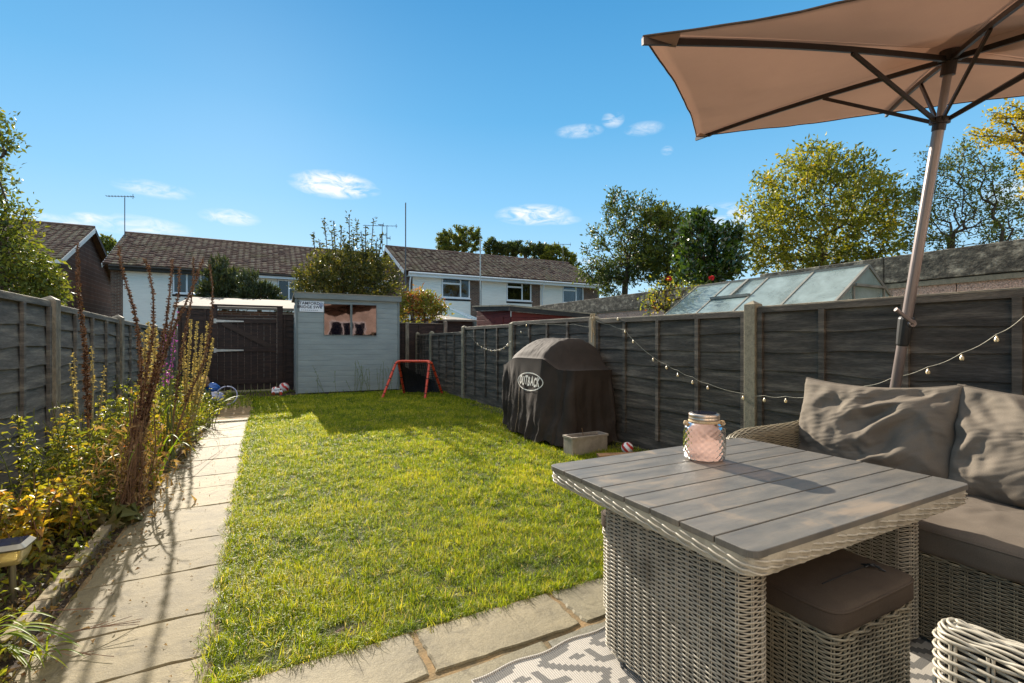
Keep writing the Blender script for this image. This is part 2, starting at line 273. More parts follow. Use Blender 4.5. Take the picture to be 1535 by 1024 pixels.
# ---------------------------------------------------------------- mesh builder
def base_of(o):
    p = np.zeros(3)
    while o is not None: p = p + np.array(o.location); o = o.parent
    return p
class MB:
    def __init__(s): s.V = []; s.F = []; s.A = []; s.n = 0
    def add(s, V, F, a=0.5):
        V = np.asarray(V, float).reshape(-1, 3)
        for f in (F if isinstance(F, list) and len(F) and isinstance(F[0], np.ndarray) else [np.asarray(F)]):
            s.F.append(f + s.n)
        s.V.append(V); s.A.append(np.broadcast_to(np.asarray(a, float), (len(V),)).copy()); s.n += len(V); return s
    def box(s, x0, x1, y0, y1, z0, z1, a=.5):
        V = [(x, y, z) for z in (z0, z1) for y in (y0, y1) for x in (x0, x1)]
        return s.add(V, np.array([[0, 2, 3, 1], [4, 5, 7, 6], [0, 1, 5, 4], [2, 6, 7, 3], [0, 4, 6, 2], [1, 3, 7, 5]]), a)
    def beam(s, p, q, w, d, up=(0, 0, 1), a=.5):
        p = np.array(p, float); q = np.array(q, float); t = q - p; t /= np.linalg.norm(t); up = np.array(up, float)
        sd = np.cross(t, up); sd /= np.linalg.norm(sd); u2 = np.cross(sd, t)
        V = [c + sd * i * w / 2 + u2 * j * d / 2 for c in (p, q) for j in (-1, 1) for i in (-1, 1)]
        return s.add(V, np.array([[0, 2, 3, 1], [4, 5, 7, 6], [0, 1, 5, 4], [2, 6, 7, 3], [0, 4, 6, 2], [1, 3, 7, 5]]), a)
    def grid(s, G, cu=False, cv=False, a=.5):
        G = np.asarray(G, float); n, m = G.shape[:2]; idx = np.arange(n * m).reshape(n, m)
        if cu: idx = np.vstack([idx, idx[:1]])
        if cv: idx = np.hstack([idx, idx[:, :1]])
        F = np.stack([idx[:-1, :-1], idx[1:, :-1], idx[1:, 1:], idx[:-1, 1:]], -1).reshape(-1, 4)
        return s.add(G.reshape(-1, 3), F, a)
    def tube(s, P, r, k=6, caps=True, a=.5):
        P = np.asarray(P, float); n = len(P); r = np.broadcast_to(np.asarray(r, float), (n,))
        T = np.gradient(P, axis=0); T /= np.linalg.norm(T, axis=1)[:, None] + 1e-12
        ref = np.array([0, 0, 1.0]) if abs(T[0][2]) < .9 else np.array([1.0, 0, 0])
        A = np.cross(T, ref); A /= np.linalg.norm(A, axis=1)[:, None] + 1e-9; B = np.cross(T, A)
        th = np.linspace(0, 2 * np.pi, k, endpoint=False)
        G = P[:, None] + (A[:, None] * np.cos(th)[None, :, None] + B[:, None] * np.sin(th)[None, :, None]) * r[:, None, None]
        s.grid(G, cv=True, a=a)
        if caps:
            for g in (G[0], G[-1][::-1]): s.add(g, np.arange(k)[None, :], a)
        return s
    def lathe(s, c, prof, k=24, a=.5, axis=None):
        th = np.linspace(0, 2 * np.pi, k, endpoint=False); prof = np.array(prof, float)
        G = np.zeros((len(prof), k, 3)); G[..., 0] = prof[:, :1] * np.cos(th); G[..., 1] = prof[:, :1] * np.sin(th); G[..., 2] = prof[:, 1:]
        return s.grid(G + np.array(c, float), cv=True, a=a)
    def poly(s, pts, a=.5):
        return s.add(pts, np.arange(len(pts))[None, :], a)
    def prism(s, pts, vec, a=.5):
        pts = np.asarray(pts, float); n = len(pts); v = np.array(vec, float)
        i = np.arange(n); j = (i + 1) % n
        return s.add(np.vstack([pts, pts + v]), [np.arange(n)[::-1][None, :], (np.arange(n) + n)[None, :], np.stack([i, j, j + n, i + n], -1)], a)
    def leaves(s, P, D, L, W, fold=.25, curl=.2, a=.5, seg=2, rng=RNG):
        """one bent pointed leaf per row; D = direction along the leaf"""
        n = len(P); P = np.asarray(P, float); D = np.asarray(D, float); D = D / (np.linalg.norm(D, axis=1)[:, None] + 1e-9)
        R = rng.normal(size=(n, 3)); R[:, 2] += 1.2; Sd = np.cross(D, R); Sd /= np.linalg.norm(Sd, axis=1)[:, None] + 1e-9
        U = np.cross(Sd, D); L = np.broadcast_to(L, (n,))[:, None]; W = np.broadcast_to(W, (n,))[:, None]
        mid = P + D * L * .5 + U * L * curl * .35
        V = np.stack([P, mid + Sd * W * .5 + U * W * fold, mid - Sd * W * .5 + U * W * fold, mid, P + D * L - U * L * curl * .3], 1)
        o = (np.arange(n) * 5)[:, None]
        F = (np.array([[0, 3, 1], [0, 2, 3], [1, 3, 4], [3, 2, 4]])[None] + o[:, None]).reshape(-1, 3)
        s.add(V.reshape(-1, 3), F, np.repeat(np.broadcast_to(a, (n,)), 5)); return s
    def rhomb(s, P, D, L, W, a=.5, rng=RNG):
        n = len(P); D = D / (np.linalg.norm(D, axis=1)[:, None] + 1e-9)
        R = rng.normal(size=(n, 3)); Sd = np.cross(D, R); Sd /= np.linalg.norm(Sd, axis=1)[:, None] + 1e-9
        L = np.broadcast_to(L, (n,))[:, None]; W = np.broadcast_to(W, (n,))[:, None]
        U = np.cross(Sd, D)
        V = np.stack([P, P + D * L * .45 + Sd * W * .5, P + D * L - U * L * .15, P + D * L * .45 - Sd * W * .5], 1)
        F = (np.array([[0, 1, 3], [1, 2, 3]])[None] + (np.arange(n) * 4)[:, None, None]).reshape(-1, 3)
        s.add(V.reshape(-1, 3), F, np.repeat(np.broadcast_to(a, (n,)), 4)); return s
    def build(s, name, mat, parent=None, smooth=False, bevel=0, bseg=2, mats=None, midx=None):
        me = bpy.data.meshes.new(name); V = np.vstack(s.V) - (base_of(parent) if parent else 0)
        me.vertices.add(len(V)); me.vertices.foreach_set('co', V.astype(np.float32).ravel())
        li = np.concatenate([f.ravel() for f in s.F]); ln = np.concatenate([np.full(len(f), f.shape[1]) for f in s.F])
        me.loops.add(len(li)); me.loops.foreach_set('vertex_index', li.astype(np.int32))
        me.polygons.add(len(ln)); me.polygons.foreach_set('loop_start', np.concatenate([[0], np.cumsum(ln)[:-1]]).astype(np.int32))
        me.update(calc_edges=True)
        at_ = me.attributes.new('rnd', 'FLOAT', 'POINT'); at_.data.foreach_set('value', np.concatenate(s.A).astype(np.float32))
        me.polygons.foreach_set('use_smooth', np.full(len(ln), bool(smooth)))
        for mm in (mats or [mat]): me.materials.append(MATS[mm])
        if midx is not None: me.polygons.foreach_set('material_index', np.asarray(midx, dtype=np.int32))
        me.update()
        o = bpy.data.objects.new(name, me); COL.objects.link(o)
        if parent is not None: o.parent = parent
        if bevel:
            bm = o.modifiers.new('edge', 'BEVEL'); bm.width = bevel; bm.segments = bseg; bm.limit_method = 'ANGLE'; bm.harden_normals = False
        return o
def tag(o, label=None, cat=None, group=None, kind=None):
    if label: o['label'] = label
    if cat: o['category'] = cat
    if group: o['group'] = group
    if kind: o['kind'] = kind
    return o
def thing(name, label, cat, loc=(0, 0, 0), group=None):
    o = bpy.data.objects.new(name, None); COL.objects.link(o); o.location = [float(x) for x in loc]; o.empty_display_size = .1
    return tag(o, label, cat, group)
def nz(v, s=1.0, o=0.0): return mnoise.noise(Vector((v[0] * s + o, v[1] * s + o * 1.7, v[2] * s - o)))

def text_mesh(txt, size, bold=0.0, spacing=1.0):
    cu = bpy.data.curves.new('lettering', 'FONT'); cu.body = txt; cu.size = size; cu.offset = bold; cu.space_character = spacing
    cu.align_x = 'CENTER'; cu.align_y = 'CENTER'; cu.resolution_u = 3
    ob = bpy.data.objects.new('lettering', cu); COL.objects.link(ob); bpy.context.view_layer.update()
    me = bpy.data.meshes.new_from_object(ob); V = np.array([v.co[:] for v in me.vertices]); F = [list(p.vertices) for p in me.polygons]
    bpy.data.objects.remove(ob); bpy.data.curves.remove(cu); bpy.data.meshes.remove(me); return V, F
def add_faces(mb, V, F):
    by = {}
    for f in F: by.setdefault(len(f), []).append(f)
    mb.add(V, [np.array(x) for x in by.values()])

# ---------------------------------------------------------------- camera, world, sun
cam = bpy.data.cameras.new('camera'); co = bpy.data.objects.new('camera', cam); COL.objects.link(co)
cam.sensor_width = 36; cam.lens = 36 * FP / 1535; cam.clip_end = 2000; cam.clip_start = .02
co.location = CAM; co.rotation_euler = (math.pi / 2, 0, -TH); S.camera = co
ELEV = math.radians(23.8); SAZ = math.radians(-1.5)      # azimuth from +Y towards +X
sd = np.array([math.sin(SAZ) * math.cos(ELEV), math.cos(SAZ) * math.cos(ELEV), math.sin(ELEV)])
sl = bpy.data.lights.new('sun', 'SUN'); so = bpy.data.objects.new('sun', sl); COL.objects.link(so)
sl.energy = 5.0; sl.angle = math.radians(.5); sl.color = (1, .9, .76)
so.rotation_euler = Vector(sd).to_track_quat('Z', 'Y').to_euler()
w = bpy.data.worlds.new("World"); S.world = w; w.use_nodes = True; nt = w.node_tree
for n in list(nt.nodes): nt.nodes.remove(n)
out = N(nt, 'ShaderNodeOutputWorld'); bg = N(nt, 'ShaderNodeBackground'); nt.links.new(bg.outputs[0], out.inputs[0])
sky = N(nt, 'ShaderNodeTexSky'); sky.sky_type = 'NISHITA'; sky.sun_disc = False; sky.sun_elevation = ELEV; sky.sun_rotation = SAZ
sky.dust_density = .2; sky.air_density = 1.0; sky.ozone_density = 2.0
tc = N(nt, 'ShaderNodeTexCoord'); dirv = tc.outputs['Generated']
sep = N(nt, 'ShaderNodeSeparateXYZ'); nt.links.new(dirv, sep.inputs[0])
K = 5.0
grad = ramp(nt, sep.outputs[2], [(0, tuple(K * x for x in lin((188, 216, 236)))), (.12, tuple(K * x for x in lin((166, 210, 236)))), (.27, tuple(K * x for x in lin((124, 188, 230)))), (.42, tuple(K * x for x in lin((88, 166, 216)))), (.60, tuple(K * x for x in lin((60, 142, 198)))), (.64, tuple(K * x for x in lin((60, 142, 196)))), (.76, tuple(K * x * 1.6 for x in lin((232, 228, 222)))), (1, tuple(K * x * 1.7 for x in lin((236, 232, 224))))])  # bright neutral overhead stops are added above the view as fill light
skyc = mixc(nt, .92, sky.outputs[0], grad)
clouds = [(500, 277, 58, 19, 1.15), (548, 286, 22, 8, .7), (345, 326, 38, 12, .75), (800, 322, 54, 15, .85), (840, 330, 30, 7, .5), (232, 284, 48, 12, .5), (80, 332, 66, 11, .7), (135, 328, 22, 9, .7), (205, 338, 66, 15, .6), (30, 345, 60, 14, .6), (1080, 326, 52, 20, .8), (868, 197, 34, 10, .45), (919, 179, 16, 12, .55), (966, 193, 28, 10, .45), (1000, 226, 9, 7, .35), (1512, 290, 30, 22, .6), (880, 395, 60, 10, .4)]
acc = None
for (u, v, a, b_, st) in clouds:
    d = FW + RT * (u - 767.5) / FP + UP * (512 - v) / FP; L = np.linalg.norm(d); d = d / L
    rr = np.cross(d, UP); rr /= np.linalg.norm(rr); uu = np.cross(rr, d)
    vs = N(nt, 'ShaderNodeVectorMath', operation='SUBTRACT'); nt.links.new(dirv, vs.inputs[0]); vs.inputs[1].default_value = d
    sc = 1 / (FP * L)
    d1 = N(nt, 'ShaderNodeVectorMath', operation='DOT_PRODUCT'); nt.links.new(vs.outputs[0], d1.inputs[0]); d1.inputs[1].default_value = rr / (a * sc)
    d2 = N(nt, 'ShaderNodeVectorMath', operation='DOT_PRODUCT'); nt.links.new(vs.outputs[0], d2.inputs[0]); d2.inputs[1].default_value = uu / (b_ * sc)
    p1 = N(nt, 'ShaderNodeMath', operation='MULTIPLY'); nt.links.new(d1.outputs['Value'], p1.inputs[0]); nt.links.new(d1.outputs['Value'], p1.inputs[1])
    p2 = N(nt, 'ShaderNodeMath', operation='MULTIPLY_ADD'); nt.links.new(d2.outputs['Value'], p2.inputs[0]); nt.links.new(d2.outputs['Value'], p2.inputs[1]); nt.links.new(p1.outputs[0], p2.inputs[2])
    e = N(nt, 'ShaderNodeMath', operation='MULTIPLY_ADD', use_clamp=True); nt.links.new(p2.outputs[0], e.inputs[0]); e.inputs[1].default_value = -st * .8; e.inputs[2].default_value = st
    if acc is None: acc = e.outputs[0]
    else:
        mxn = N(nt, 'ShaderNodeMath', operation='MAXIMUM'); nt.links.new(acc, mxn.inputs[0]); nt.links.new(e.outputs[0], mxn.inputs[1]); acc = mxn.outputs[0]
mp = N(nt, 'ShaderNodeMapping'); mp.inputs['Scale'].default_value = (1, 1, 2.6); nt.links.new(dirv, mp.inputs[0])
cn = noise_tex(nt, mp.outputs[0], 27, 9, .62, .8)
cr = ramp(nt, cn, [(.36, (0, 0, 0)), (.66, (1, 1, 1))])
cm = N(nt, 'ShaderNodeMath', operation='MULTIPLY'); nt.links.new(acc, cm.inputs[0]); nt.links.new(cr, cm.inputs[1])
cm2 = N(nt, 'ShaderNodeMath', operation='MULTIPLY', use_clamp=True); nt.links.new(cm.outputs[0], cm2.inputs[0]); cm2.inputs[1].default_value = 1.25
skyc = mixc(nt, cm2.outputs[0], skyc, tuple(K * x for x in (.93, .93, .92)))
nt.links.new(skyc, bg.inputs[0]); bg.inputs[1].default_value = .10
vs_ = S.view_settings; vs_.view_transform = 'Standard'; vs_.look = 'None'; vs_.exposure = 1.27; vs_.gamma = 1; vs_.use_curve_mapping = False

# ---------------------------------------------------------------- ground and paving (structure)
FX, LX, BY = 3.59, -1.62, 12.2      # right fence, left fence, back fence
g = MB(); g.poly([(-400, -400, -.03), (400, -400, -.03), (400, 600, -.03), (-400, 600, -.03)]); tag(g.build('ground', 'earth'), kind='structure')
def sheet(name, mat, x0, x1, y0, y1, z, amp=.0, nx=40, ny=80):
    xs = np.linspace(x0, x1, nx); ys = np.linspace(y0, y1, ny); G = np.zeros((nx, ny, 3)); G[..., 0] = xs[:, None]; G[..., 1] = ys[None]
    for i in range(nx):
        for j in range(ny): G[i, j, 2] = z + amp * nz((xs[i], ys[j], 0), 3.0) + amp * .5 * nz((xs[i], ys[j], 0), 11.0, 5)
    mb = MB(); mb.grid(G); return tag(mb.build(name, mat, smooth=True), kind='structure')
sheet('flower_bed', 'soil', LX, -.62, .3, BY, -.004, .03)
sheet('lawn', 'lawn_soil', -.18, FX, 1.83, 11.3, 0.0, .008)
sheet('bare_earth', 'soil', LX, FX, 11.1, BY + .1, .006, .012)
sheet('patio_bed', 'grout', -3, FX + .4, -4.2, 1.84, .003, .006, 120, 100)
sheet('path_bed', 'grout', -.76, -.16, 1.85, 11.2, .004, .004, 12, 160)
def slab(mb, x0, x1, y0, y1, z, rnd, t=.03, seed=0):
    """riven slab with chipped uneven edges"""
    rn = random.Random(seed); k = 10
    def edge(p, q):
        return [(p[0] + (q[0] - p[0]) * i / k + rn.uniform(-.006, .006), p[1] + (q[1] - p[1]) * i / k + rn.uniform(-.006, .006)) for i in range(k)]
    c = [(x0, y0), (x1, y0), (x1, y1), (x0, y1)]; ring = sum([edge(c[i], c[(i + 1) % 4]) for i in range(4)], [])
    ring = np.array([(x, y, 0) for x, y in ring]); cen = ring.mean(0); tilt = (rn.uniform(-.006, .006), rn.uniform(-.006, .006))
    def lift(R, dz): R = R.copy(); R[:, 2] = z + dz + (R[:, 0] - cen[0]) * tilt[0] + (R[:, 1] - cen[1]) * tilt[1]; return R
    inner = cen + (ring - cen) * .975; G = np.stack([lift(ring, -t), lift(ring, -.006), lift(inner, 0)])
    mb.grid(G, cv=True, a=rnd); mb.poly(lift(inner, 0), a=rnd)
pm = MB(); ys = [1.86, 2.04, 2.36, 2.84, 3.26, 3.9, 4.38, 4.76, 5.4, 6.05, 6.55, 7.1, 7.6, 8.05]
ys[0] = 1.6
for i in range(len(ys) - 1):
    g1 = .024 if i == 0 else .005
    xl = -.74 + .10 * max(0, (ys[i] - 4) / 4); slab(pm, xl + random.uniform(-.02, .02), -.17 + random.uniform(-.01, .01), ys[i] + g1, ys[i + 1] - g1 * .3, .012, random.random(), seed=i)
tag(pm.build('garden_path', 'path_slab'), kind='structure')
pm = MB(); rowsY = [(1.57, 1.83), (.97, 1.545), (.38, .945), (-.22, .355), (-.8, -.245), (-1.4, -.825), (-2, -1.425), (-2.6, -2.025), (-3.2, -2.625), (-3.9, -3.225)]
cuts = [[-2.8, -2.0, -1.3, -.9, -.18, .52, 1.15, 1.85, 2.6, 3.1, FX], [-2.8, -2.2, -1.5, -.72, -.1, .95, 1.6, 2.2, 2.9, FX], [-2.8, -2.1, -1.5, -.9, -.3, .3, .9, 1.5, 2.1, 2.8, FX]]
for r, (a, b2) in enumerate(rowsY):
    cc = cuts[min(r, 1) if r < 2 else 1 + r % 2]
    for i in range(len(cc) - 1): 
        if r == 0 and cc[i+1] < -.15: continue
        slab(pm, cc[i] + .011, cc[i + 1] - .011, a, b2, .01, random.random(), seed=50 + r * 20 + i)
tag(pm.build('patio', 'patio_slab'), kind='structure')

# lawn grass
def grass():
    n = 520000; rng = np.random.default_rng(3)
    Y = 1.83 * np.exp(rng.random(n) ** 1.0 * math.log(11.0 / 1.83)); X = rng.uniform(-.2, FX - .02, n)
    k = rng.random(n) < np.clip(1.0 - .0 * Y, .1, 1); X, Y = X[k], Y[k]
    edge = np.minimum(X + .18, 99)
    pat = np.array([mnoise.noise(Vector((x * 2.2, y * 2.2, 0))) for x, y in zip(X[:], Y[:])]); pat2 = np.array([mnoise.noise(Vector((x * 7, y * 7, 3))) for x, y in zip(X, Y)])
    jx = .025 * np.sin(Y * 9) + .03 * np.sin(Y * 23 + 1); keep = (X > -.19 + jx) & (Y > 1.82 + .02 * np.sin(X * 17))
    # soil shows through: worn hole and strip beside the fence
    hole = ((X - .26) / .085) ** 2 + ((Y - 1.98) / .05) ** 2 < 1; keep &= ~hole
    bbq = (X > 2.8) & (Y > 4.1) & (Y < 5.8); keep &= ~(bbq & (rng.random(len(X)) < .8))
    strip = (X > FX - .35) & (Y < 8.2); keep &= ~(strip & (rng.random(len(X)) < .85))
    keep &= ~((pat2 < -.42) & (rng.random(len(X)) < .55))
    X, Y, pat, pat2 = X[keep], Y[keep], pat[keep], pat2[keep]; n = len(X)
    zc = X * FW[0] + Y * FW[1]; wf = np.maximum(1, zc / 2.6)
    ht = (.022 + .024 * rng.random(n) ** 1.5 + .022 * np.clip(pat2, -1, 1) + .014 * pat) * np.where(Y > 9.8, 1.35, 1.0) * np.where(X > 2.9, 1.3, 1)
    ht = np.clip(ht, .014, .12); wd = .0021 * wf * (.7 + .6 * rng.random(n))
    az = rng.uniform(0, 2 * np.pi, n); lean = rng.uniform(.2, 1.9, n)
    clump = np.stack([np.cos(az) * lean + .4 * pat2, np.sin(az) * lean + .3 * pat, np.ones(n)], 1); clump /= np.linalg.norm(clump, axis=1)[:, None]
    P = np.stack([X, Y, np.full(n, -.004)], 1); sdv = np.stack([-np.sin(az + rng.normal(0, .6, n)), np.cos(az), np.zeros(n)], 1)
    mid = P + clump * ht[:, None] * .6; bend = clump.copy(); bend[:, 2] -= .65 * lean; tip = mid + bend * ht[:, None] * .65
    V = np.stack([P - sdv * wd[:, None] / 2, P + sdv * wd[:, None] / 2, mid + sdv * wd[:, None] * .45, mid - sdv * wd[:, None] * .45, tip], 1)
    o = (np.arange(n) * 5)[:, None]
    q = np.array([[0, 1, 2, 3]]) + o; t = np.array([[3, 2, 4]]) + o
    rv = np.clip(.48 + .25 * rng.normal(size=n) + .42 * pat + .15 * pat2, 0, .93); rv[rng.random(n) < .035] = 1.0
    mb = MB(); mb.add(V.reshape(-1, 3), [q, t], np.repeat(rv, 5)); tag(mb.build('lawn_grass', 'grass_blade'), 'short yellow green lawn grass in sun', 'grass', kind='stuff')
grass()
def tufts():
    rng = np.random.default_rng(8); n = 5200; Y = 1.86 * np.exp(rng.random(n) * math.log(10.8 / 1.86)); X = rng.uniform(-.17, FX - .1, n)
    e = 420; Y[:e] = rng.uniform(1.9, 8, e); X[:e] = rng.uniform(-.20, -.15, e); X[e:e + 260] = rng.uniform(-.15, 3.2, 260); Y[e:e + 260] = rng.uniform(1.83, 1.87, 260)
    ok = ~((X > 2.75) & (Y > 4.1) & (Y < 5.9)) & ~((X > FX - .3) & (Y < 8)); X, Y = X[ok], Y[ok]; n = len(X)
    m = 22; P = np.repeat(np.stack([X, Y, np.zeros(n)], 1), m, 0); N_ = len(P); zc = P[:, 0] * FW[0] + P[:, 1] * FW[1]; wf = np.maximum(1, zc / 2.8)
    P[:, :2] += rng.normal(0, .012, (N_, 2)); az = rng.uniform(0, 2 * np.pi, N_); dirn = np.repeat(rng.normal(0, .5, (n, 2)), m, 0); lean = rng.uniform(.2, 1.5, N_)
    d = np.stack([np.cos(az) * lean + dirn[:, 0], np.sin(az) * lean + dirn[:, 1], np.ones(N_)], 1); d /= np.linalg.norm(d, axis=1)[:, None]
    ht = np.repeat(rng.uniform(.035, .075, n), m) * rng.uniform(.5, 1.15, N_); wd = .0022 * wf * rng.uniform(.6, 1.3, N_)
    sd_ = np.stack([-np.sin(az), np.cos(az), np.zeros(N_)], 1); a = P + d * ht[:, None] * .5; d2 = d.copy(); d2[:, 2] -= .7 * lean; b_ = a + d2 * ht[:, None] * .35; c = b_ + (d2 - np.array([0, 0, .5]) * lean[:, None]) * ht[:, None] * .3
    V = np.stack([P - sd_ * wd[:, None] / 2, P + sd_ * wd[:, None] / 2, a + sd_ * wd[:, None] * .5, a - sd_ * wd[:, None] * .5, b_ + sd_ * wd[:, None] * .35, b_ - sd_ * wd[:, None] * .35, c], 1)
    o = (np.arange(N_) * 7)[:, None]; q = np.concatenate([np.array([[0, 1, 2, 3]]) + o, np.array([[3, 2, 4, 5]]) + o]); t = np.array([[5, 4, 6]]) + o
    rv = np.clip(np.repeat(rng.uniform(.1, .85, n), m) + rng.normal(0, .15, N_), 0, .95); rv[rng.random(N_) < .04] = 1
    mb = MB(); mb.add(V.reshape(-1, 3), [q, t], np.repeat(rv, 7)); tag(mb.build('grass_tufts', 'grass_blade'), 'longer tufts of grass dotted over the lawn', 'grass', kind='stuff')
tufts()
mb = MB(); c_ = gnd(533, 948); a_ = np.linspace(0, 2 * np.pi, 24, endpoint=False); rr0 = np.array([.075 * (1 + .25 * math.sin(3 * a) + .15 * math.sin(7 * a)) for a in a_])
G = np.stack([np.stack([c_[0] + rr0 * k * np.cos(a_), c_[1] + rr0 * k * .6 * np.sin(a_), np.full(24, .012 - .006 * (1 - k))], 1) for k in (1, .66, .33, .01)]); mb.grid(G, cv=True); tag(mb.build('bare_patch', 'soil', smooth=True), kind='structure')

# ---------------------------------------------------------------- fences
def fence_panel(par, X, sgn, y0, y1, z0, ztop0, ztop1, mat, nb=3, seed=0, cap='capping_wood'):
    """lap panel in the plane X, visible face towards sgn*X"""
    rn = random.Random(seed); mb = MB(); nrow = 8; k = 14
    ys_ = np.linspace(y0, y1, k)
    zt = lambda t: ztop0 + (ztop1 - ztop0) * t
    for r in range(nrow):
        wob = [rn.uniform(-.008, .008) for _ in range(k)]; ph = rn.uniform(0, 9); am = rn.uniform(.004, .014)
        G = np.zeros((4, k, 3))
        for i, y in enumerate(ys_):
            t = i / (k - 1); zl = z0 + (zt(t) - .04 - z0) * r / nrow; zh = z0 + (zt(t) - .04 - z0) * (r + 1) / nrow + .02
            zl += (wob[i] * .4 + am * math.sin(ph + i * .42) + .008 * math.sin(ph * 2 + i * 1.1)) if r else 0
            for q, (off, z) in enumerate(((-.004, zl), (.020, zl), (.002, zh), (-.006, zh))): G[q, i] = (X + sgn * off, y, z)
        mb.grid(G if sgn * 1 > 0 else G[::-1])
    for b in range(nb + 2):
        yb = y0 + (y1 - y0) * b / (nb + 1); yb = min(max(yb, y0 + .022), y1 - .022); t = (yb - y0) / (y1 - y0)
        mb.box(min(X + sgn * .018, X + sgn * .042), max(X + sgn * .018, X + sgn * .042), yb - .02, yb + .02, z0, zt(t) - .042)
    mb.box(X - .02, X + .012, y0, y1, z0 - .13, z0 - .004)
    mb.beam((X + sgn * .017, y0, zt(0) - .024), (X + sgn * .017, y1, zt(1) - .024), .04, .04)
    o = mb.build('panel', mat, par)
    mb = MB(); mb.beam((X, y0, zt(0) + .003), (X, y1, zt(1) + .003), .06, .014); mb.build('capping', cap, o, bevel=.003)
    return o
def post(par, X, Y, ztop, mat='concrete_post', w=.1, cap=True):
    mb = MB(); mb.box(X - w / 2, X + w / 2, Y - w / 2, Y + w / 2, -.02, ztop - .03)
    b = w / 2; z = ztop - .03
    mb.add([(X - b, Y - b, z), (X + b, Y - b, z), (X + b, Y + b, z), (X - b, Y + b, z), (X, Y, ztop + .005)], [np.array([[0, 1, 4], [1, 2, 4], [2, 3, 4], [3, 0, 4]])])
    return mb.build('post', mat, par, bevel=.004)
rf = thing('fence', 'dark painted lap panel fence behind the sofa and covered barbecue, hung with festoon bulbs', 'fence', (FX, 2.5, 0))
rposts = [(.43, 1.47), (2.54, 1.485), (4.65, 1.465), (6.80, 1.47), (8.90, 1.47), (10.99, 1.40), (12.2, 1.40)]
for i, (y, z) in enumerate([(-1.7, 1.47)] + rposts): post(rf, FX - .012, y, z)
tops = [(-1.7, .43, 1.43, 1.43), (.43, 2.54, 1.43, 1.427), (2.54, 4.65, 1.40, 1.415), (4.65, 6.80, 1.445, 1.46), (6.80, 8.90, 1.425, 1.43), (8.90, 10.99, 1.34, 1.33), (10.99, 12.2, 1.33, 1.33)]
for i, (a, b2, t0, t1) in enumerate(tops): fence_panel(rf, FX, -1, a + .055, b2 - .055, .14, t0, t1, 'fence_paint', seed=i)
lf = thing('fence', 'weathered grey lap panel fence behind the flower bed', 'fence', (LX, 5, 0))
for i, (y, z) in enumerate([(1.1, 1.55), (3.24, 1.55), (5.38, 1.535), (7.49, 1.48), (9.6, 1.44), (11.7, 1.42)]): post(lf, LX + .012, y, z, 'bare_wood', .11)
for i, (a, b2, t0, t1) in enumerate([(1.1, 3.24, 1.5, 1.5), (3.24, 5.38, 1.50, 1.485), (5.38, 7.49, 1.465, 1.42), (7.49, 9.6, 1.42, 1.38), (9.6, 11.7, 1.38, 1.36)]):
    fence_panel(lf, LX, 1, a + .055, b2 - .055, .12, t0, t1, 'fence_paint_left', seed=20 + i)

def slat_fence(label, x0, x1, Y, z0, z1, mat, postxs, group=None, pmat='bare_wood'):
    t = thing('fence', label, 'fence', ((x0 + x1) / 2, Y, 0), group); mb = MB(); n = int((z1 - z0) / .13); rn = random.Random(3)
    for r in range(n):
        za = z0 + (z1 - z0) * r / n; zb = z0 + (z1 - z0) * (r + 1) / n + .012
        G = np.array([[(x0, Y + .004, za), (x1, Y + .004, za)], [(x0, Y - .012, za + rn.uniform(0, .004)), (x1, Y - .012, za)], [(x0, Y, zb), (x1, Y, zb)]]); mb.grid(G)
    for x in np.arange(x0 + .02, x1, .45): mb.box(x, x + .04, Y - .034, Y - .014, z0, z1)
    mb.build('panel', mat, t)
    mb = MB(); mb.box(x0, x1, Y - .03, Y + .03, z1 + .001, z1 + .02); mb.build('capping', 'bare_wood', t)
    for x, z in postxs: post(t, x, Y - .02, z, pmat, .09)
    return t
slat_fence('dark slatted fence between the flower bed and the brown gate', LX, -.98, BY, .02, 1.86, 'gate_wood', [(-1.5, 1.9)], pmat='gate_wood')
slat_fence('dark slatted fence between the brown gate and the shed side', .385, 1.35, BY, .02, 1.78, 'gate_wood', [(1.3, 1.78)], pmat='gate_wood')
slat_fence('dark slatted fence behind the red goal frame, right of the shed', 2.7, FX + .8, BY + .02, .02, 1.62, 'gate_wood', [(3.3, 1.66), (4.35, 1.72)])

# gate
gt = thing('garden_gate', 'dark brown boarded gate with two pale hinge straps and a diagonal brace', 'gate', (-.3, BY, 0))
gx0, gx1 = -.9, .26
mb = MB()
for i in range(9):
    a = gx0 + (gx1 - gx0) * i / 9; mb.box(a + .004, a + (gx1 - gx0) / 9 - .004, BY - .005, BY + .018, .06, 1.66)
mb.build('boards', 'gate_wood', gt, bevel=.003)
mb = MB()
for z in (1.56, .92, .2): mb = MB(); mb.box(gx0, gx1, BY - .03, BY - .006, z, z + .1); mb.build('rail', 'gate_wood', gt, bevel=.003)
mb = MB()
mb.beam((gx0 + .1, BY - .018, 1.56), (gx1 - .12, BY - .018, 1.02), .022, .11, up=(0, 0, 1)); mb.build('brace', 'gate_brace', gt, bevel=.003)
for z in (1.60, .955):
    mb = MB(); mb.prism([(gx0 - .07, BY - .034, z - .05), (gx0 - .02, BY - .034, z - .05), (gx0 - .02, BY - .034, z - .028), (gx0 + .5, BY - .034, z - .012), (gx0 + .5, BY - .034, z + .012), (gx0 - .02, BY - .034, z + .028), (gx0 - .02, BY - .034, z + .05), (gx0 - .07, BY - .034, z + .05)], (0, .005, 0))
    mb.build('hinge', 'galvanised', gt)
